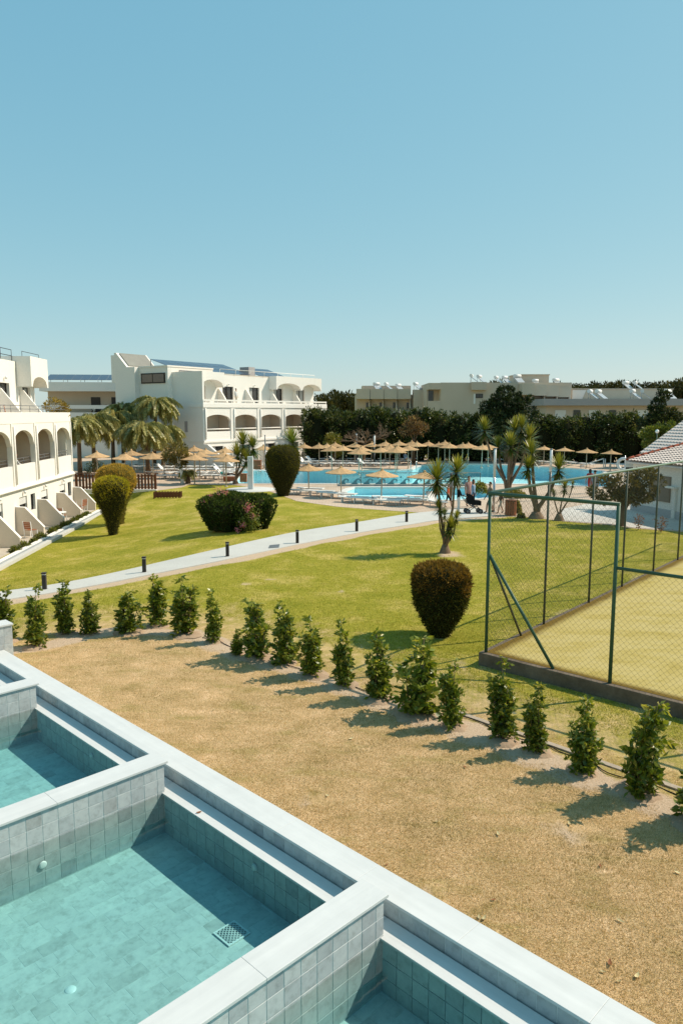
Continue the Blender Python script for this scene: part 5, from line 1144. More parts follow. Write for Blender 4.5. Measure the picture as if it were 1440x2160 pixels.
tree('bronze_tree', Vector((8.0, 82, 0)), [((0, 0, 0), .2), ((-.1, 0, 1.8), .15), ((0, 0, 2.9), .1)], [((0, 0, 4.3), (1.0, .9, .8)), ((-.8, 0, 3.7), (.8, .8, .6)), ((.8, 0, 3.8), (.8, .8, .6))], 1300, .26, brn, 'sparse tree with bronze leaves in front of the hedge', seed=43)
pine = leafmat('pine needles', [(0, C(.010, .018, .006)), (.5, C(.024, .036, .010)), (1, C(.075, .085, .024))], .6, .12, .25, .05)
def at_base(px, py, y): p = at_y(px, py, y); return Vector((p.x, p.y, 0))
tree('pine_tree', Vector((18.4, 83, 0)), [((0, 0, 0), .3), ((.1, 0, 2.5), .24), ((0, 0, 5), .14)], [((0, 0, 7.0), (1.9, 1.8, 1.5)), ((-1.6, 0, 5.9), (1.6, 1.6, 1.5)), ((1.6, .2, 5.8), (1.9, 1.7, 1.6)), ((0, -.4, 4.8), (2.9, 2.0, 1.5)), ((-.6, 0, 7.5), (1.0, 1.0, .9)), ((1.0, 0, 7.1), (1.1, 1.0, .9)), ((.4, -.3, 3.2), (2.4, 1.7, 1.2))], 12000, .30, pine, 'large dark round pine rising above the hedge', seed=51, shell=.3)
con = leafmat('dark conifer', [(0, C(.012, .022, .008)), (.5, C(.030, .044, .012)), (1, C(.14, .13, .03))], .6, .15, .25, .05)
tree('conifer_tree', Vector((32.5, 76, 0)), [((0, 0, 0), .25), ((0, 0, 3), .18), ((0, 0, 6.5), .06)], [((0, 0, 6.6), (.8, .8, 1.3)), ((-.4, 0, 5.3), (1.5, 1.4, 1.1)), ((.7, 0, 5.0), (1.4, 1.3, 1.1)), ((-.6, 0, 4.2), (1.9, 1.6, 1.0)), ((1.2, 0, 4.0), (1.5, 1.4, 1.1))], 6500, .30, con, 'pointed dark conifer standing above the pool house', seed=52, shell=.3)
tree('bright_shrub_tree', Vector((31.3, 71.5, 0)), [((0, 0, 0), .2), ((0, 0, 2), .14)], [((-.6, 0, 3.0), (1.6, 1.3, 1.1)), ((1.1, 0, 3.2), (1.5, 1.3, 1.2)), ((.2, 0, 4.0), (1.3, 1.2, .8)), ((2.4, 0, 2.9), (1.2, 1.1, 1.3)), ((-1.6, 0, 3.3), (1.0, 1.0, .8))], 4500, .32, leafmat('bright green leaves', [(0, C(.05, .075, .014)), (.5, C(.12, .15, .025)), (1, C(.26, .26, .05))], .5, .3, .3), 'bright green rounded tree below the dark conifer', seed=53)
# trees on the rise behind the roofs
mid = leafmat('far evergreen', [(0, C(.030, .034, .014)), (.5, C(.06, .062, .024)), (1, C(.13, .115, .05))], .8, .15, .1, .3)
FARP = []
for s_ in range(3):
    t = tree('far_tree', (0, 0, 0), [((0, 0, 0), .3), ((0, 0, 3), .2)], [((0, 0, 4.2), (3.0, 2.6, 2.0)), ((2.0, 0, 3.4), (2.2, 2, 1.5)), ((-2.0, 0, 3.2), (2.2, 2, 1.6)), ((.4, 0, 2.0), (3.2, 2.4, 1.6))], 1400, .75, mid, 'far evergreen on the rise behind the white roofs', 'tree', 'far trees on the rise', seed=60 + s_); FARP.append(t)
rs = random.Random(9); FT = []
for px, py in [(1172, 808), (1190, 812), (1205, 814), (1222, 812), (1240, 815), (1255, 812), (1270, 808), (1292, 806), (1310, 809), (1328, 808), (1345, 812), (1360, 811), (1382, 812), (1400, 806), (1420, 812), (1437, 800), (1455, 806), (1480, 800), (1300, 822), (1230, 822), (1350, 822), (1395, 820), (1430, 822), (1470, 818)]: FT.append((px, py, 195 + rs.uniform(-15, 15), 'r'))
for px, py in [(678, 838), (694, 832), (708, 830), (724, 831), (740, 830), (756, 838), (1062, 806)]: FT.append((px, py, 150 + rs.uniform(-8, 8), 'l'))
for i, (px, py, d, side) in enumerate(FT):
    t = FARP[i] if i < 3 else copy_tree(FARP[i % 3]); p = at_y(px, py, d); s_ = rs.uniform(.75, 1.25) * (1.0 if side == 'r' else .8); t.scale = (s_, s_, s_ * rs.uniform(.85, 1.15)); t.location = (p.x, p.y, p.z - 6.1 * t.scale[2]); t.rotation_euler = (0, 0, rs.uniform(0, 6))
    if side == 'l': t['label'] = 'far evergreen behind the hedge between the arched building and the stepped houses'; t['group'] = 'far trees behind the hedge'
# a low rise of land under the far trees
mb = MB(); NX, NY = 40, 10
for j in range(NY):
    for i in range(NX):
        x = 20 + i * 6.0; y = 150 + j * 14.0; e_ = math.sin(math.pi * j / (NY - 1)) * smooth(i / 8) * (7.6 + 1.2 * math.sin(i * .6) + .03 * i); mb.v.append((x, y, e_ - .3))
for j in range(NY - 1):
    for i in range(NX - 1): mb.f.append((j * NX + i, j * NX + i + 1, (j + 1) * NX + i + 1, (j + 1) * NX + i)); mb.sm.append(True)
tag(mb.build('hill', surf('scrub hill', C(.11, .085, .04), C(.16, .11, .055), .12, .95, .05)), 'low scrubby rise behind the flat roofed houses', kind='structure')
# small plants along the patio kerb, potted shrubs, low greens
grn = leafmat('rosette leaves', [(0, C(.05, .075, .015)), (.5, C(.12, .14, .03)), (1, C(.28, .26, .07))], .6, .3, .2)
for i, (lx, r) in enumerate([(-15.6, 10), (-14.4, 11), (-13.0, 7), (-11.9, 12), (-9.9, 10), (-9.0, 9), (-7.7, 11), (-7.1, 9), (-5.7, 10), (-4.6, 9), (-3.6, 9), (-2.7, 8)]):
    p = AM @ Vector((lx, -1.58, -1.1)); k = .0275; e = empty('patio_shrub', p, 0, 'small rounded shrub in the planting strip along the patios', 'shrub', 'small shrubs along the patio strip'); n_ = 420; d = unit(RNG.normal(0, 1, (n_, 3))); d[:, 2] = np.abs(d[:, 2]); q = d * RNG.uniform(.4, 1, (n_, 1)) * r * k * np.array([1, 1, 1.1])
    foliage('foliage', leaves(q, d, .12, .055, .5), RNG.beta(2, 2, n_), grn, e); MB().tube([(0, 0, -.05), (0, 0, r * k * .7)], .02, 5).build('stem', bark, e)
for i, (px, py, wd, hh, lab) in enumerate([(1012, 1040, 30, 24, 'low green shrub at the paddling pool end'), (1085, 1050, 46, 18, 'low clipped ground shrub under the yucca clump'), (1088, 1082, 16, 26, 'small green shrub in front of the wooden litter bin'), (1098, 1092, 10, 8, 'tiny plant between the bin and the thick yucca trunk'), (205, 1000, 55, 30, 'dark strappy plants at the foot of the palms')]):
    p = at_z(px, py, .01); k = p.y / FPX; n_ = 900; d = unit(RNG.normal(0, 1, (n_, 3))); d[:, 2] = np.abs(d[:, 2]); q = d * RNG.uniform(.5, 1, (n_, 1)) * np.array([wd * k * .5, wd * k * .4, hh * k]); e = empty('low_shrub', p, 0, lab, 'shrub'); foliage('foliage', leaves(q, d, .16, .07, .5), RNG.beta(2, 2, n_), bush_l if i < 4 else hed, e)
for i, (px, py) in enumerate([(1345, 1118), (1393, 1124)]):
    p = at_z(px, py, 0); e = empty('red_leaved_seedling', p, 0, 'thin reddish plant growing by the terrace edge', 'plant', 'thin reddish plants by the terrace'); n_ = 120; z = RNG.uniform(.1, .75, n_); q = np.column_stack([RNG.normal(0, .12, n_), RNG.normal(0, .12, n_), z]); foliage('foliage', leaves(q, RNG.normal(0, 1, (n_, 3)), .1, .05, .3), RNG.random(n_), leafmat('red brown leaves', [(0, C(.16, .06, .03)), (1, C(.28, .12, .06))], .6, .3, .2), e); MB().tube([(0, 0, -.02), (.02, 0, .75)], .012, 5).build('stem', bark, e)

# ------------------------------------------------------------------ court fence
FH = 3.58
def cw(u, v, z=.3): p = C0 + court_u * u + court_v * v; return Vector((p.x, p.y, z))
fe = empty('court_fence', (C0.x, C0.y, .3), 0, 'tall green chain link fence round the yellow court', 'fence')
def fl(p): return p - Vector((C0.x, C0.y, .3))
def ftube(a, b_, r, mat, name): return MB().tube([fl(a), fl(b_)], r, 10).build(name, mat, fe)
def on_court(px, py): p = at_z(px, py, .3).to_2d() - C0; d = court_u.x * court_v.y - court_u.y * court_v.x; return ((p.x * court_v.y - p.y * court_v.x) / d, (court_u.x * p.y - court_u.y * p.x) / d)
us_post = [0] + [on_court(px, py)[0] for px, py in ((1143, 1316), (1240, 1271), (1313, 1238), (1378, 1206), (1428, 1181))]; st_ = us_post[-1] - us_post[-2]; us_post += [us_post[-1] + st_ * k for k in (1, 2, 3)]
v2 = on_court(1283, 1442)[1]
ftube(cw(0, 0, .25), cw(0, 0, .3 + FH), .036, green_paint, 'post'); ftube(cw(0, v2, .25), cw(0, v2, .3 + FH), .038, green_paint, 'post')
for u in us_post[1:]: ftube(cw(u, 0, .25), cw(u, 0, .3 + FH), .030, wire_mat, 'post')
ftube(cw(0, 0, .3 + FH), cw(us_post[-1], 0, .3 + FH), .036, sunlit_green_paint, 'top_rail')
ftube(cw(0, -.03, .3 + FH - .02), cw(0, v2 + .03, .3 + FH - .02), .040, green_paint, 'top_rail')
LOWZ = 2.62
ftube(cw(0, v2, LOWZ), cw(0, v2 + 9, LOWZ), .034, green_paint, 'rail')
for k in (2.9, 5.8): ftube(cw(0, v2 + k, .25), cw(0, v2 + k, LOWZ), .034, green_paint, 'post')
bz = .3 + FH * .615
ftube(cw(.02, .02, bz), cw(.0, on_court(1164, 1412)[1], .3), .034, green_paint, 'brace'); ftube(cw(.02, .02, bz), cw(on_court(1095, 1340)[0], .02, .3), .028, wire_mat, 'brace')
def mesh_panel(o, du, L_, z0, z1, pitch=.085, r=.0019):
    """diamond wire: straight runs at 45 degrees both ways, zigzag woven by a small offset"""
    mb = MB(); Hh = z1 - z0; nrm = Vector((-du.y, du.x, 0)); k = -Hh
    while k < L_:
        for sg in (1, -1):
            # run: along + height * sg
            a, b_ = max(0, k), min(L_, k + Hh)
            if b_ - a < .02: continue
            za, zb = (a - k, b_ - k) if sg > 0 else (Hh - (a - k), Hh - (b_ - k)); off = nrm * (.0025 * sg)
            p, q = o + du * a + Vector((0, 0, z0 + za)) + off, o + du * b_ + Vector((0, 0, z0 + zb)) + off
            d = (q - p).normalized(); t = d.cross(nrm).normalized() * r; s_ = nrm * r
            mb.add([p + t, p - t * .5 + s_ * .87, p - t * .5 - s_ * .87, q + t, q - t * .5 + s_ * .87, q - t * .5 - s_ * .87], [(0, 1, 4, 3), (1, 2, 5, 4), (2, 0, 3, 5)])
        k += pitch * 1.414
    return mb
du = Vector((court_u.x, court_u.y, 0)); dv = Vector((court_v.x, court_v.y, 0))
o = put('wire_mesh', mesh_panel(Vector((0, 0, 0)), du, us_post[-1], .02, FH).mesh('wire_mesh', recalc=False), wire_mat, fe); o['kind'] = 'stuff'
o = put('wire_mesh', mesh_panel(Vector((0, 0, 0)), dv, v2, .02, FH).mesh('wire_mesh', recalc=False), wire_mat, fe); o['kind'] = 'stuff'
o = put('wire_mesh', mesh_panel(dv * v2, dv, 9, .02, LOWZ - .3).mesh('wire_mesh', recalc=False), wire_mat, fe); o['kind'] = 'stuff'

# ------------------------------------------------------------------ bollards, poles, lamps, bin, shower
bol = surf('dark bronze bollard', C(.045, .035, .030), C(.03, .024, .02), 2, .5, .3)
BPX = [(95, 1245), (305, 1208.5), (480, 1175), (627, 1147), (752, 1122), (857, 1102)]
BW_ = ['with the shrub row in front of it', 'second along the path from the shrub row', 'third along the path, before the drain cover', 'just past the drain cover', 'level with the yellow lawn tip by the parasols', 'beside the last parasol shadow']
for i, (px, py) in enumerate(BPX):
    p = G(px, py); p.z = gz(p.x, p.y) + .02; e = empty('path_bollard', p, .1, 'dark bronze path light bollard ' + BW_[i], 'bollard', 'path light bollards')
    MB().box(-.065, .065, -.065, .065, 0, .50).build('bollard_body', bol, e, bevel=.008); MB().box(-.072, .072, -.072, .072, .53, .58).build('bollard_cap', bol, e, bevel=.006); MB().box(-.05, .05, -.05, .05, .501, .529).build('light_strip', white_plastic, e); MB().box(-.1, .1, -.1, .1, -.02, .012).build('base_plate', bol, e)
def pole(px, yb, yt, r, label, mat=None, two=True):
    p = at_z(px, yb, .02); t = at_y(px, yt, p.y).z; e = empty('light_pole', p, 0, label, 'pole')
    MB().lathe([(r * 2.2, 0), (r * 2.2, .03), (r * 1.2, .05)], 12).build('pole_base', metal_grey, e); MB().tube([(0, 0, .03), (0, 0, t * .55)], r, 10).build('pole_shaft', mat or metal_grey, e); MB().tube([(0, 0, t * .55), (0, 0, t)], r * 1.02, 10).build('pole_head', white_plastic if two else mat or metal_grey, e); MB().lathe([(r * 1.15, 0), (r * 1.15, .05), (0, .07)], 10, (0, 0, t)).build('pole_cap', metal_grey, e)
pole(751.5, 975, 915, .10, 'grey round pole on the sun deck, farther of a pair of two'); pole(789, 979, 919, .10, 'grey round pole on the sun deck by the lounger rows'); pole(874.5, 968, 912, .09, 'grey round pole standing among the parasols before the hedge'); pole(560, 995, 919, .055, 'thin dark pole beside the egg shaped cypress', metal_grey, False); pole(1158, 1055, 949, .085, 'pale round pole behind the thick trunked yucca'); pole(1040, 1080, 948, .07, 'slim pale pole rising behind the fence corner', steel)
def globe(px, yb, yt, y, label):
    p = at_y(px, yb, y); t = at_y(px, yt, y).z; e = empty('globe_lamp', (p.x, y, 0), 0, label, 'lamp'); MB().tube([(0, 0, 0), (0, 0, t - .15)], .05, 8).build('lamp_post', green_paint, e); MB().lathe([(0, -.18), (.12, -.14), (.18, 0), (.12, .14), (0, .18)], 14, (0, 0, t)).build('globe', white_plastic, e); MB().lathe([(.08, -.28), (.08, -.17), (0, -.17)], 10, (0, 0, t)).build('collar', metal_grey, e)
globe(1382, 960, 910, 69.5, 'globe lamp on green post before the bright tree'); globe(1357, 960, 906, 75, 'globe lamp half hidden in the dark hedge')
# litter bin with wooden slats
p = at_z(1076, 1087, .01); e = empty('litter_bin', p, .2, 'round wooden slatted litter bin by the terrace', 'bin')
for k in range(14): a = k * 2 * math.pi / 14; MB().box(-.055, .055, -.015, .015, .03, .80).build('slat', orange_wood, e, (.29 * math.cos(a), .29 * math.sin(a), 0), (0, 0, a + math.pi / 2), bevel=.005)
MB().lathe([(.0, .02), (.26, .02), (.265, .76), (.0, .74)], 16).build('liner', metal_dark, e); MB().lathe([(.29, .80), (.33, .82), (.30, .86), (.16, .88), (.14, .86)], 16).build('bin_rim', brown_wood, e)
# shower post on round pad
p = at_z(529, 1033, .0); pad = surf('pale pad concrete', C(.60, .60, .57), C(.54, .54, .51), 1, .8, .2); r_ = (at_z(581, 1033).x - p.x)
e = empty('pool_shower', p, 0, 'white square shower post on a round pale pad', 'shower'); MB().lathe([(r_, -.05), (r_, .03), (r_ - .03, .045), (0, .05)], 40).build('shower_pad', pad, e); MB().box(-.19, .19, -.19, .19, .05, 2.42).build('shower_post', surf('white tile post', C(.66, .68, .67), C(.60, .62, .61), 2, .5, .3), e, bevel=.015)
for sx in (-.09, .09): MB().tube([(sx, -.2, 1.05), (sx, -.26, 1.05)], .025, 8).build('tap', steel, e)
MB().tube([(0, -.18, 2.2), (0, -.42, 2.25), (0, -.46, 2.18)], .02, 6).build('shower_arm', steel, e); MB().lathe([(.02, .04), (.09, 0), (0, 0)], 12, (0, -.46, 2.13)).build('shower_head', steel, e)
for px, py, w_, h_, lab in [(483, 1016, .9, .32, 'low terracotta planter box by the slender yuccas'), (513, 1017, .55, .62, 'square terracotta planter beside the slender yuccas'), (541, 993, .9, .95, 'terracotta brick block on the deck behind the shower'), (547, 995, .3, .5, 'small terracotta block next to the brick one')]:
    p = at_z(px, py, .012); e = empty('terracotta_planter', p, 0, lab, 'planter'); MB().box(-w_ / 2, w_ / 2, 0, .5, 0, h_).build('planter_body', terracotta, e, bevel=.02); MB().box(-w_ / 2 - .03, w_ / 2 + .03, -.03, .53, h_ + .001, h_ + .06).build('planter_rim', terracotta, e, bevel=.01)

# ------------------------------------------------------------------ wave screen between the pools
gy0 = 56.5; xa, xb = at_y(711, 1010, gy0).x, at_y(1012, 1010, gy0).x
e = empty('wave_screen', ((xa + xb) / 2, gy0, 0), 0, 'glass pool screen printed with a frieze of curling waves', 'screen')
m, n, l, b = nodes('screen glass'); n.remove(b); tr = n.new('ShaderNodeBsdfTransparent'); tr.inputs[0].default_value = C(.90, .96, .96); gl = n.new('ShaderNodeBsdfGlossy'); gl.inputs[1].default_value = .02; ms = n.new('ShaderNodeMixShader'); ms.inputs[0].default_value = .05
l.new(tr.outputs[0], ms.inputs[1]); l.new(gl.outputs[0], ms.inputs[2]); l.new(ms.outputs[0], n['Material Output'].inputs[0]); scr = m
deco = surf('wave print', C(.12, .28, .33), C(.10, .25, .30), 2, .6, .2); npan = 6; Wd = (xb - xa) / npan
for i in range(npan):
    x0 = xa + Wd * i - (xa + xb) / 2
    pn = MB().box(x0 + .03, x0 + Wd - .03, -.005, .005, .12, 1.0).build('glass_panel', scr, e)
MB().box((xa - xb) / 2, (xb - xa) / 2, -.05, .05, .0, .11).build('base_rail', surf('grey rail', C(.40, .41, .41), C(.34, .35, .35), 1, .5, .4), e); MB().tube([((xa - xb) / 2, 0, 1.02), ((xb - xa) / 2, 0, 1.02)], .022, 6).build('top_rail', metal_grey, e)
for i in range(npan + 1): x = (xa - xb) / 2 + Wd * i; MB().box(x - .02, x + .02, -.02, .02, .11, 1.0).build('post', metal_grey, e)
def wave_shape(s_=1.0):
    # a curling wave: rising back, hooked crest
    pts = [(0, 0), (.18, .10), (.34, .24), (.46, .38), (.60, .46), (.74, .46), (.85, .38), (.87, .28), (.80, .22), (.73, .23), (.76, .29), (.73, .35), (.65, .36), (.57, .30), (.54, .20), (.58, .10), (.68, .0)]
    return [(x * s_, z * s_) for x, z in pts]
x = (xa - xb) / 2 + .02; k = 0
while x < (xb - xa) / 2 - 1.0:
    MB().prism([(px, pz + .13) for px, pz in wave_shape(1.0)], 1, -.012, -.0055).build('wave_print', deco, e, (x, 0, 0)); x += .93; k += 1
for cx, cz, r in [(2.35, .68, .11), (4.1, .7, .07), (5.9, .66, .06), (7.8, .66, .05), (1.0, .66, .05)]: MB().lathe([(0, 0), (r, 0), (r, .006), (0, .006)], 14).build('dot_print', deco, e, (cx - 4.7, -.006, cz), (math.pi / 2, 0, 0))
def arc_print(cx, cz, w_, h_): MB().prism([(cx - w_, cz - h_ * .4), (cx - w_ * .4, cz + h_ * .3), (cx, cz + h_), (cx + w_ * .3, cz + h_ * .4), (cx + w_, cz - h_ * .3), (cx + w_ * .2, cz), (cx - w_ * .3, cz - h_ * .1)], 1, -.012, -.006).build('dolphin_print', deco, e)
arc_print(-3.05, .66, .55, .2); arc_print(4.3, .62, .45, .18); MB().prism([(3.25 - 2.3 + .6, .82), (1.62, .86), (1.68, .70), (1.60, .55), (1.56, .68)], 1, -.012, -.006).build('seahorse_print', deco, e)
# pool ladders and steps
def ladder(px, py, rz, label):
    p = at_z(px, py, 0); e = empty('pool_ladder', p, rz, label, 'ladder')
    for sx in (-.28, .28): MB().tube([(sx, .5, .02), (sx, .5, .7), (sx, .38, .88), (sx, .12, .88), (sx, 0, .7), (sx, -.02, -.8)], .025, 8).build('rail', steel, e)
    for k in range(3): MB().box(-.28, .28, -.06, .03, -.25 - k * .25, -.22 - k * .25).build('rung', steel, e)
ladder(872, 991.5, 0, 'steel pool ladder at the far edge of the large pool')
p = at_z(1247, 988, 0); e = empty('pool_handrail', p, -.5, 'pale steel handrails at the curved pool end', 'handrail')
for y in (0, 1.0): MB().tube([(-1.1, y, 0), (-.9, y, .25), (.9, y, .95), (1.1, y, .95), (1.15, y, .0)], .05, 8).build('rail', white_plastic, e)

# ------------------------------------------------------------------ straw parasols
def make_parasol():
    e = empty('straw_parasol', (0, 0, 0)); mb = MB(); n_ = 28
    prof = [(0.0, 2.42), (.06, 2.40), (.25, 2.29), (.52, 2.16), (.80, 2.06), (1.02, 2.00), (1.04, 1.96)]
    vs = []
    for r, z in prof:
        for k in range(n_): a = k * 2 * math.pi / n_; rr = r * (1 + (.025 * (k % 2) + .02 * math.sin(k * 5.1)) * (r > .9)); vs.append((rr * math.cos(a), rr * math.sin(a), z + (.012 * ((k * 7) % 3 - 1) if r > .3 else 0)))
    under = [(1.02, 1.945), (.5, 2.10), (.05, 2.28)]
    for r, z in under:
        for k in range(n_): a = k * 2 * math.pi / n_; vs.append((r * math.cos(a), r * math.sin(a), z))
    m_ = len(prof) + len(under); fs = [(i * n_ + k, i * n_ + (k + 1) % n_, (i + 1) * n_ + (k + 1) % n_, (i + 1) * n_ + k) for i in range(m_ - 1) for k in range(n_)]
    mb.add(vs, fs); c = mb.build('canopy', straw, e)
    MB().lathe([(.10, 2.38), (.09, 2.44), (.04, 2.52), (0, 2.53)], 10).build('straw_tip', straw, c)
    MB().tube([(0, 0, 0), (0, 0, 2.35)], .042, 8).build('pole', pole_wood, e)
    for k in range(8): a = k * math.pi / 4; MB().tube([(.04 * math.cos(a), .04 * math.sin(a), 2.25), (.95 * math.cos(a), .95 * math.sin(a), 1.955)], .014, 5).build('rib', pole_wood, c)
    MB().lathe([(.14, 0), (.12, .05), (.05, .07)], 12).build('foot', pole_wood, e)
    return e
proto = make_parasol(); PAR = []
def para(px, py, label, group, y=None):
    """px, py: the tip of the canopy"""
    global proto
    p = at_z(px, py, 2.11 if ('small pool' in label or 'curved' in label) else 2.47)
    if p.y > 81.5: p = at_y(px, py, 81.5 - .9 * (len(PAR) % 3))
    o = proto if not PAR else copy_tree(PAR[0]); o.location = (p.x, p.y, .012); o.rotation_euler = (0, 0, len(PAR) * 1.3); s_ = random.uniform(.96, 1.05); o.scale = (s_, s_, (p.z - .012) / 2.52); o.rotation_euler = (random.uniform(-.035, .035), random.uniform(-.035, .035), len(PAR) * 1.3); tag(o, label, 'parasol', group); PAR.append(o); return p
near = [(651, 977, 'beside the egg shaped cypress'), (719.5, 982, 'in front of the left end of the wave screen'), (804, 988, 'in front of the middle of the wave screen'), (893, 992, 'half hidden behind the two headed yucca')]
for px, py, wd in near: para(px, py, 'straw parasol near the small pool ' + wd, 'straw parasols on the paddling pool deck')
for px, py in [(1147, 939.5), (1190, 942), (1237, 944.5), (1288, 947.5)]: para(px, py, 'straw parasol standing alone before the dark hedge at the curved pool end', 'parasols at the curved pool end')
for px, py in [(707, 932), (722, 938), (748, 932), (763, 939), (783, 931), (803, 941), (812, 929), (822, 936), (838, 938), (843, 928), (861, 937), (868, 928), (880, 930), (902, 929), (924, 932), (938, 928), (948, 933), (987, 932), (975, 933), (1016, 936), (1030, 934), (757, 944), (690, 934), (834, 942)]: para(px, py, 'straw parasol in the crowded cluster before the hedge', 'clustered parasols before the hedge')
for px, py in [(411, 939), (434, 945), (421, 950), (409, 955.5), (475, 942), (476, 958), (470, 951), (556, 937), (641, 934), (673, 934), (700, 939)]: para(px, py, 'straw parasol in front of the arched hotel block', 'parasols before the arched hotel')
for px, py in [(205, 950), (262, 954), (278, 947), (303, 945), (345, 938), (345, 948), (322, 952), (367, 944), (392, 948)]: para(px, py, 'straw parasol among the palms', 'parasols among the palms')

# ------------------------------------------------------------------ sun loungers
def make_lounger(back):
    e = empty('sun_lounger', (0, 0, 0)); mb = MB().box(-.3, .3, -.95, .25, .30, .35); bed = mb.build('bed', white_plastic, e, bevel=.012)
    bk = MB().box(-.29, .29, 0, .72, 0, .045).build('backrest', white_plastic, e, (0, .25, .31), (back, 0, 0), bevel=.012)
    for sx in (-.25, .25):
        for y in (-.75, .15): MB().tube([(sx, y, 0), (sx, y + .06, .3)], .02, 6).build('leg', white_plastic, e)
    for sx in (-.315, .315): MB().box(sx - .014, sx + .014, -.95, .26, .29, .37).build('side_rail', white_plastic, e)
    MB().box(-.2, .2, .7, .74, .0, .28).build('rear_leg', white_plastic, e) if back < .1 else None
    return e
LP = [make_lounger(.03), make_lounger(.75)]; LN = [0, 0]
def lounger(x, y, rz, v, label, group, z=.014):
    o = LP[v] if LN[v] == 0 else copy_tree(LP[v]); LN[v] += 1
    o.location = (x, y, z); o.rotation_euler = (0, 0, rz); tag(o, label, 'lounger', group); return o
rs = random.Random(21)
def row(px0, px1, py, n_, rz, label, group, up=.12, jit=.12):
    for i in range(n_):
        p = at_z(px0 + (px1 - px0) * i / max(1, n_ - 1), py, 0); lounger(p.x + rs.uniform(-jit, jit), p.y + rs.uniform(-jit, jit) * 2, rz + rs.uniform(-.15, .15), 1 if rs.random() < up else 0, label, group)
g1 = 'flat white loungers on the deck before the arched hotel'
for px0, px1, py, n_ in [(262, 470, 985, 12), (300, 480, 991, 12), (330, 500, 997, 11), (330, 470, 1004, 9), (345, 470, 1010.5, 7), (440, 540, 984, 7), (500, 560, 988, 4), (480, 545, 1000, 5)]: row(px0, px1, py, n_, 1.25, 'flat white lounger in the crowded rows before the arched hotel', g1, .06)
for px0, px1, py, n_ in [(640, 800, 984, 11), (640, 815, 978.5, 11), (650, 860, 973, 12), (660, 880, 968.5, 13), (690, 860, 964.5, 9)]: row(px0, px1, py, n_, 1.1, 'flat white lounger in the rows along the far pool edge', 'flat white loungers along the far pool edge', .1)
for px, py in [(905, 964), (925, 966), (945, 968), (962, 970), (880, 962), (1024, 973), (1040, 974), (1060, 975), (1142, 980), (1152, 980), (1236, 985), (1300, 986), (1200, 981)]: p = at_z(px, py); lounger(p.x, p.y, .6 + rs.uniform(-.3, .3), 0, 'flat white lounger in the shade of the dark hedge', 'flat white loungers by the dark hedge')
for px, py, rz in [(628, 1044, 1.2), (655, 1040, 1.3), (676, 1046, 1.25), (700, 1050, 1.3), (722, 1052, 1.2), (745, 1060, 1.25), (772, 1062, 1.35), (812, 1066, 1.25), (828, 1061, 1.2), (868, 1064, 1.3), (884, 1058, 1.2)]: p = at_z(px, py); lounger(p.x, p.y, rz, 0, 'flat white lounger at the paddling pool edge', 'flat white loungers at the paddling pool edge')
p = at_z(917, 1068); lounger(p.x, p.y, .35, 1, 'white lounger with raised backrest behind the two headed yucca', None)
p = at_z(655, 981); lounger(p.x - .6, p.y, .9, 1, 'white lounger with raised backrest at the hotel patio walls', None)
def side_table(px, py, label):
    p = at_z(px, py, .014); e = empty('side_table', p, .1, label, 'table'); MB().box(-.24, .24, -.24, .24, .5, .54).build('table_top', white_plastic, e, bevel=.01)
    for sx in (-.2, .2):
        for sy in (-.2, .2): MB().box(sx - .02, sx + .02, sy - .02, sy + .02, 0, .499).build('leg', metal_grey, e)
side_table(792, 1064, 'white side table between loungers near the path'); 

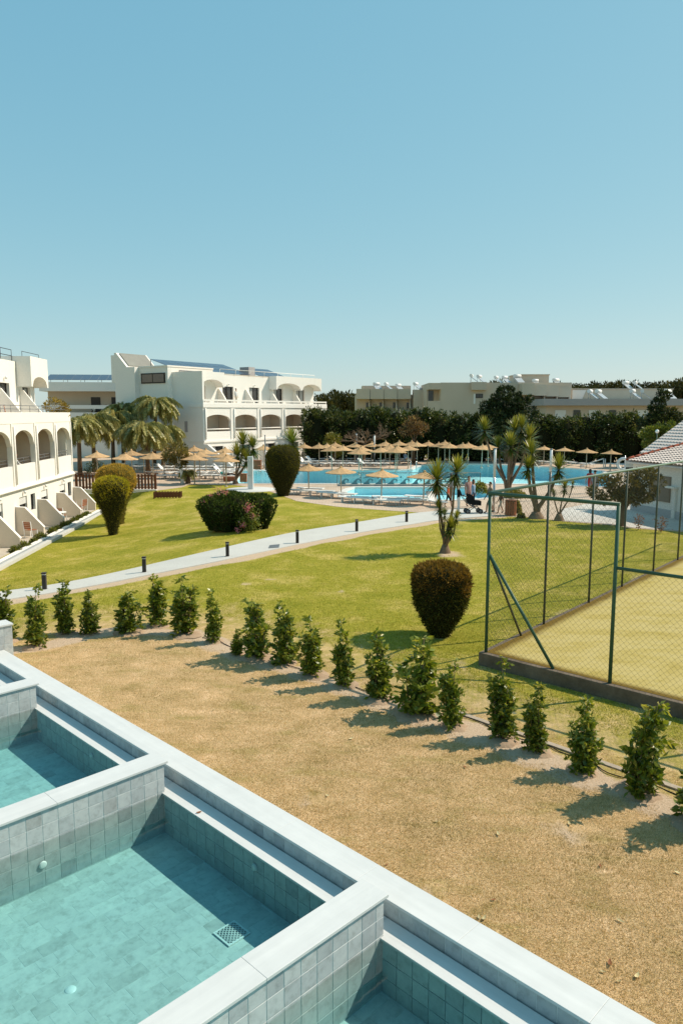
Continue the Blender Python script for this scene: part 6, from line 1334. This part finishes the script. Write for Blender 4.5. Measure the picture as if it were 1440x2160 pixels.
# ------------------------------------------------------------------ people
skin_c = surf('skin', C(.46, .27, .18), C(.42, .24, .16), 8, .6, .3)
HAIR = {'dark': surf('dark hair', C(.03, .02, .014), C(.02, .014, .01), 20, .6, .3), 'fair': surf('grey hair', C(.40, .34, .28), C(.32, .27, .22), 20, .6, .3), 'brown': surf('brown hair', C(.10, .05, .03), C(.07, .035, .02), 20, .6, .3)}
CL = {k: surf(k + ' cloth', C(*v), None, 6, .85, .15) for k, v in dict(white=(.70, .69, .66), blue=(.22, .34, .48), navy=(.025, .03, .05), red=(.42, .04, .05), orange=(.62, .13, .06), khaki=(.22, .17, .11), brown=(.12, .07, .05), pink=(.50, .30, .26), grey=(.26, .27, .27), teal=(.05, .24, .22), black=(.012, .012, .014), cream=(.58, .52, .42), paleblue=(.40, .52, .60)).items()}
def person(loc, rz, h, top, bottom, hair, label, pose='stand', sleeves=False, long_leg=True, group=None, hair_long=False, seat=.45):
    """one continuous skinned body; faces take the garment of their nearest limb"""
    s_ = h / 1.75; e = empty('person', loc, rz, label, 'person', group)
    V_ = []; E_ = []; R_ = []; seg = {}
    def v(p, r): V_.append(Vector(p)); R_.append(r); return len(V_) - 1
    def ed(a, b_, part): E_.append((a, b_)); seg[(a, b_)] = part
    hipz = .93; lean = 0
    if pose == 'sit': hipz = seat + .10
    if pose == 'lie': hipz = seat
    pel = v((0, 0, hipz), (.15, .11))
    if pose == 'lie': wa, ch, ne, hd0, hd1, tp = [v((0, y, z), r) for y, z, r in ((.20, hipz + .02, (.14, .10)), (.44, hipz + .12, (.17, .11)), (.60, hipz + .20, (.055, .055)), (.68, hipz + .26, (.08, .09)), (.76, hipz + .32, (.085, .10)), (.84, hipz + .36, (.05, .06)))]
    else: wa, ch, ne, hd0, hd1, tp = [v((0, y, hipz + z), r) for y, z, r in ((0, .18, (.135, .10)), (0, .42, (.165, .11)), (0, .555, (.055, .055)), (-.02, .63, (.07, .08)), (-.02, .73, (.078, .095)), (-.01, .81, (.04, .05)))]
    ed(pel, wa, 'top'); ed(wa, ch, 'top'); ed(ch, ne, 'skin'); ed(ne, hd0, 'skin'); ed(hd0, hd1, 'skin'); ed(hd1, tp, 'skin')
    for sx in (-1, 1):
        if pose == 'sit': kn, an, to = (sx * .12, -.44, hipz + .02), (sx * .12, -.46, .09), (sx * .13, -.62, .04)
        elif pose == 'lie': kn, an, to = (sx * .10, -.44, hipz + .06), (sx * .11, -.85, hipz - .02), (sx * .12, -.88, hipz + .12)
        elif pose == 'walk': f = sx * .24; kn, an, to = (sx * .09, -f * .6 - .05, .50), (sx * .09, -f, .09 + (.05 if f < 0 else 0)), (sx * .10, -f - .16, .04)
        else: kn, an, to = (sx * .10, -.01, .50), (sx * .11, .02, .09), (sx * .13, -.15, .04)
        hp_ = v((sx * .10, 0, hipz - .06) if pose not in ('lie',) else (sx * .1, -.06, hipz), (.09, .09)); k_ = v(kn, (.062, .065)); a_ = v(an, (.042, .045)); t_ = v(to, (.042, .03))
        ed(pel, hp_, 'bottom'); ed(hp_, k_, 'bottom'); ed(k_, a_, 'bottom' if long_leg else 'skin'); ed(a_, t_, 'shoe')
        chz = V_[ch]
        sh = v(chz + Vector((sx * .19, 0, .05)), (.062, .062))
        if pose == 'sit': el, wr = chz + Vector((sx * .25, -.12, -.24)), chz + Vector((sx * .17, -.36, -.30))
        elif pose == 'lie': el, wr = chz + Vector((sx * .27, -.12, -.10)), chz + Vector((sx * .20, -.36, -.06))
        elif pose == 'push': el, wr = chz + Vector((sx * .23, -.12, -.24)), chz + Vector((sx * .19, -.38, -.30))
        elif pose == 'rail': el, wr = chz + Vector((sx * .28, -.14, -.20)), chz + Vector((sx * .20, -.34, -.28))
        else: f = (sx * .14 if pose == 'walk' else 0); el, wr = chz + Vector((sx * .25, .02 + f * .5, -.26)), chz + Vector((sx * .27, -.05 + f, -.50))
        e_, w_ = v(el, (.042, .042)), v(wr, (.03, .03)); dn = (Vector(wr) - Vector(el)).normalized(); pa = v(Vector(wr) + dn * .07, (.036, .018))
        ed(ch, sh, 'top'); ed(sh, e_, 'top'); ed(e_, w_, 'top' if sleeves else 'skin'); ed(w_, pa, 'skin')
        sd = dn.cross(Vector((0, 1, 0))); sd = sd.normalized() if sd.length > .1 else Vector((1, 0, 0))
        for k, (o_, ll) in enumerate(((-.03, .075), (-.01, .088), (.01, .083), (.028, .065))): fi = v(V_[pa] + sd * o_ + dn * ll, (.009, .009)); ed(pa, fi, 'skin')
        th = v(V_[w_] + sd * -.05 + dn * .06 + Vector((0, -.02, 0)), (.010, .010)); ed(w_, th, 'skin')
    me = bpy.data.meshes.new('body'); me.from_pydata([p * s_ for p in V_], E_, [])
    o = bpy.data.objects.new('body', me); COL.objects.link(o)
    md = o.modifiers.new('skin', 'SKIN'); md.use_smooth_shade = True
    for i, sv in enumerate(me.skin_vertices[0].data): sv.radius = (R_[i][0] * s_, R_[i][1] * s_); sv.use_root = (i == 0)
    sd_ = o.modifiers.new('sub', 'SUBSURF'); sd_.levels = 1; sd_.render_levels = 1
    dg = bpy.context.evaluated_depsgraph_get(); dg.update(); me2 = bpy.data.meshes.new_from_object(o.evaluated_get(dg)); bpy.data.objects.remove(o)
    mats = [skin_c, top, bottom, CL['brown']]; me2.materials.clear()
    for m_ in mats: me2.materials.append(m_)
    idx_ = {'skin': 0, 'top': 1, 'bottom': 2, 'shoe': 3}
    segs = [(np.array(V_[a]) * s_, np.array(V_[b_]) * s_, idx_[seg[(a, b_)]]) for a, b_ in E_]
    cen = np.array([p.center[:] for p in me2.polygons]); best = np.full(len(cen), 1e9); mi = np.zeros(len(cen), int)
    for a, b_, k in segs:
        ab = b_ - a; t = np.clip(((cen - a) @ ab) / max(1e-9, ab @ ab), 0, 1); d = np.linalg.norm(cen - a - t[:, None] * ab, axis=1); u_ = d < best; best[u_] = d[u_]; mi[u_] = k
    me2.polygons.foreach_set('material_index', mi.astype(np.int32)); me2.polygons.foreach_set('use_smooth', np.ones(len(cen), bool))
    put('body', me2, None, e)
    hc = (V_[hd1] + Vector((0, .018, .025))) * s_; mb = MB(); prof = [(.0, .105), (.05, .095), (.085, .06), (.098, .01), (.092, -.03), (.06, -.05)] if not hair_long else [(.0, .105), (.05, .095), (.088, .06), (.102, .0), (.105, -.10), (.09, -.20), (.05, -.24)]
    mb.lathe([(r * s_, z * s_) for r, z in reversed(prof)], 14, hc); ho = mb.build('hair', hair, e)
    for i_, vv in enumerate(ho.data.vertices):
        if vv.co.y < hc.y and vv.co.z < hc.z + .03 * s_: vv.co.y = hc.y + (vv.co.y - hc.y) * .15
    # face: nose, mouth, eyes, ears
    f0 = V_[hd1] * s_; fd = -1
    fm = MB().lathe([(0, .03 * s_), (.011 * s_, .0), (.016 * s_, -.02 * s_), (0, -.025 * s_)], 6, f0 + Vector((0, -.095, -.03)) * s_); fm.build('nose', skin_c, e)
    for sx in (-1, 1):
        MB().lathe([(0, .008 * s_), (.009 * s_, 0), (0, -.008 * s_)], 6, f0 + Vector((sx * .03, -.088, .0)) * s_).build('eye', HAIR['dark'], e); MB().lathe([(0, .03 * s_), (.014 * s_, 0), (0, -.03 * s_)], 6, f0 + Vector((sx * .08, .01, -.02)) * s_).build('ear', skin_c, e)
    MB().box(f0.x - .022 * s_, f0.x + .022 * s_, f0.y - .09 * s_, f0.y - .08 * s_, f0.z - .068 * s_, f0.z - .060 * s_).build('mouth', CL['red'], e)
    return e
def stand(px, py, z=.014): return at_z(px, py, z)
pw = stand(997, 1071); person(pw, math.radians(60), 1.66, CL['blue'], CL['navy'], HAIR['dark'], 'person in blue shirt and dark trousers with straw bag by the paddling pool', 'stand', True, True, hair_long=True)
bag = empty('straw_bag', pw + Vector((-.34, -.12, .28)), .3, 'pointed straw bag held beside the dark trousers', 'bag'); MB().lathe([(.10, 0), (.17, .10), (.15, .26), (.10, .36), (.085, .36)], 14).build('bag_body', pole_wood, bag); MB().tube([(-.09, 0, .35), (-.05, 0, .52), (.05, 0, .52), (.09, 0, .35)], .012, 5).build('bag_handle', orange_wood, bag)
person(stand(993.5, 1070.5) + Vector((-.1, .5, 0)), math.radians(30), 1.80, CL['pink'], CL['pink'], HAIR['brown'], 'person in pale pink standing behind the blue shirt', 'stand', False, False)
pm = stand(966, 1083); person(pm, math.radians(95), 1.62, CL['black'], CL['white'], HAIR['dark'], 'person in black top and white trousers pushing a pram', 'push', True, True)
# pram
e = empty('baby_pram', pm + Vector((.85, .0, 0)), math.radians(95), 'black baby pram on the path', 'pram'); MB().prism([(-.38, .45), (.38, .55), (.40, .80), (-.38, .72)], 0, -.2, .2).build('pram_seat', CL['black'], e, bevel=.03)
hood = MB(); nh = 8
hood.prism([(.40, .78)] + [(.40 + .36 * math.cos(math.radians(90 + 100 * k / nh)) - .02, .78 + .34 * math.sin(math.radians(90 + 100 * k / nh))) for k in range(nh + 1)], 0, -.21, .21); hood.build('pram_hood', CL['black'], e)
MB().tube([(0, -.3, .3), (0, .1, .62)], .02, 6).tube([(-.2, .42, .62), (-.2, .72, 1.02), (.2, .72, 1.02), (.2, .42, .62)], .018, 6).tube([(-.22, -.33, .14), (-.22, .42, .62)], .018, 6).tube([(.22, -.33, .14), (.22, .42, .62)], .018, 6).tube([(-.22, .38, .14), (-.22, -.2, .5)], .018, 6).tube([(.22, .38, .14), (.22, -.2, .5)], .018, 6).build('pram_frame', metal_grey, e)
for sx in (-.24, .24):
    for y in (-.33, .38):
        wh = MB().lathe([(.10, -.02), (.14, -.02), (.14, .02), (.10, .02), (.10, -.02)], 16).build('wheel', CL['black'], e, (sx, y, .14), (0, math.pi / 2, 0)); MB().lathe([(0, -.012), (.1, -.012), (.1, .012), (0, .012)], 12).build('hub', metal_grey, wh)
person(stand(944, 1070), math.radians(70), 1.40, CL['orange'], CL['black'], HAIR['fair'], 'person in orange top and dark bottoms beside the pram, half hidden by the yucca', 'walk', False, False)
person(stand(950, 1060), math.radians(100), 1.78, CL['grey'], CL['khaki'], HAIR['brown'], 'person in grey shirt standing behind the two headed yucca', 'stand', True)
person(stand(1032, 1082), math.radians(-80), 1.72, CL['khaki'], CL['khaki'], HAIR['brown'], 'person in khaki shirt and shorts walking behind the fence corner', 'walk', True, False)
person(stand(1055, 1083), math.radians(-80), 1.28, CL['brown'], CL['cream'], HAIR['brown'], 'child in brown shirt walking past the litter bin', 'walk', False, False)
person(stand(1242, 1041), math.radians(150), 1.68, CL['red'], CL['red'], HAIR['dark'], 'person in a red dress at the curved pool end', 'walk', False, False, hair_long=True)
person(stand(1252, 1048), math.radians(170), 1.76, CL['grey'], CL['grey'], HAIR['dark'], 'person in grey walking beside the red dress', 'walk', True)
q = AM @ Vector((-9.1, .5, 1.6)); person(q, A.rotation_euler[2] + .5, 1.76, CL['white'], CL['paleblue'], HAIR['fair'], 'grey haired person in white shirt leaning at an arched balcony', 'rail', True)
CM = Matrix.Translation(Cb.location) @ Matrix.Rotation(Cb.rotation_euler[2], 4, 'Z')
person(CM @ Vector((BW * 1 + 1.9, 1.1, 6.5)), Cb.rotation_euler[2], 1.65, CL['white'], CL['cream'], HAIR['brown'], 'person in white on the top terrace of the arched hotel', 'stand', True)
BM = Matrix.Translation(Bg.location) @ Matrix.Rotation(Bg.rotation_euler[2], 4, 'Z')
for x, t, lab in [(5.7, 'white', 'person in white by the first gallery door'), (7.2, 'cream', 'person in cream standing between the gallery doors'), (10.9, 'black', 'person in black leaning on the gallery rail'), (12.0, 'white', 'person in white near the last gallery window')]: person(BM @ Vector((x, .8, 4.8)), Bg.rotation_euler[2] + x, 1.75 if t == 'cream' else 1.6, CL[t], CL['navy'], HAIR['dark'], lab, 'rail', True)
# sun bathers, each on a lounger of its own
for px, py, rz, t, b2_, pose, lab in [(822, 978, 1.1, 'black', 'black', 'sit', 'person in black sitting on a lounger at the far pool edge'), (852, 977, 2.2, 'blue', 'khaki', 'sit', 'person in blue shirt sitting at the far pool edge'), (869, 971, .8, 'black', 'black', 'sit', 'person in black sitting by the grey pole'), (879, 971, .2, 'black', 'navy', 'sit', 'person in dark clothes sitting next to the person in black by the grey pole'), (718, 966, 2.5, 'cream', 'brown', 'sit', 'person in cream sitting among the clustered parasols'), (800, 963, .4, 'black', 'brown', 'sit', 'person in dark top sitting deep among the clustered parasols')]:
    p = at_z(px, py, .014); lo = lounger(p.x, p.y, rz, 0, 'lounger under the ' + lab.replace(' sitting', '').replace('person', 'sitter').replace(' next to the sitter in black', ''), None); d_ = Vector((-math.sin(rz), math.cos(rz), 0)); person(p + Vector((math.cos(rz) * 0, 0, 0)) - d_ * .1, rz + .0, 1.7, CL[t], CL[b2_], HAIR['dark'], lab, 'sit', True, True, seat=.37)
p = at_z(478, 1012, .014); lo = lounger(p.x, p.y, 1.35, 1, 'lounger with raised back carrying a sunbather in teal', None); person(p, 1.35, 1.7, CL['teal'], CL['black'], HAIR['dark'], 'person in teal top and black trousers lying on a lounger by the yuccas', 'lie', True, True, seat=.46)
# speakers and small white things at the pool house
for px, py, z, lab in [(1315, 981, 0, 'white round life ring hanging at the pool house corner'), ]:
    p = at_y(1314, 979, 43.2); e = empty('life_ring', p, -.6, lab, 'life ring'); mb = MB()
    mb.tube([(.32 * math.cos(a), 0, .32 * math.sin(a)) for a in np.linspace(0, 2 * math.pi, 25)], .085, 8, False); mb.build('ring', white_plastic, e); MB().tube([(.05, .09, -2.6), (.05, .09, .5)], .03, 6).build('stand_post', steel, e); MB().box(.02, .09, .0, .1, .28, .34).build('hook', steel, e)
p = at_y(1327, 985, 42.7); e = empty('menu_board', p, -.4, 'white framed board beside the pool house corner', 'board'); MB().box(-.25, .25, 0, .04, -.35, .45).build('board', white_plastic, e); MB().box(-.2, .2, -.012, -.001, -.28, -.02).build('dark_panel', metal_dark, e)
for sx in (-.2, .2): MB().box(sx - .02, sx + .02, .005, .035, -p.z, -.351).build('leg', white_plastic, e)

tree('terrace_plant', AM @ Vector((-.45, .8, 5.12)), [((0, 0, 0), .03), ((0, 0, .6), .02)], [((0, 0, .9), (.75, .55, .45)), ((.5, .2, .6), (.5, .4, .4))], 900, .15, leafmat('yellow shrub leaves', [(0, C(.16, .12, .025)), (.5, C(.30, .21, .045)), (1, C(.44, .31, .08))], .6, .3, .2), 'yellow leaved shrub spilling over the terrace end', 'shrub', seed=77)
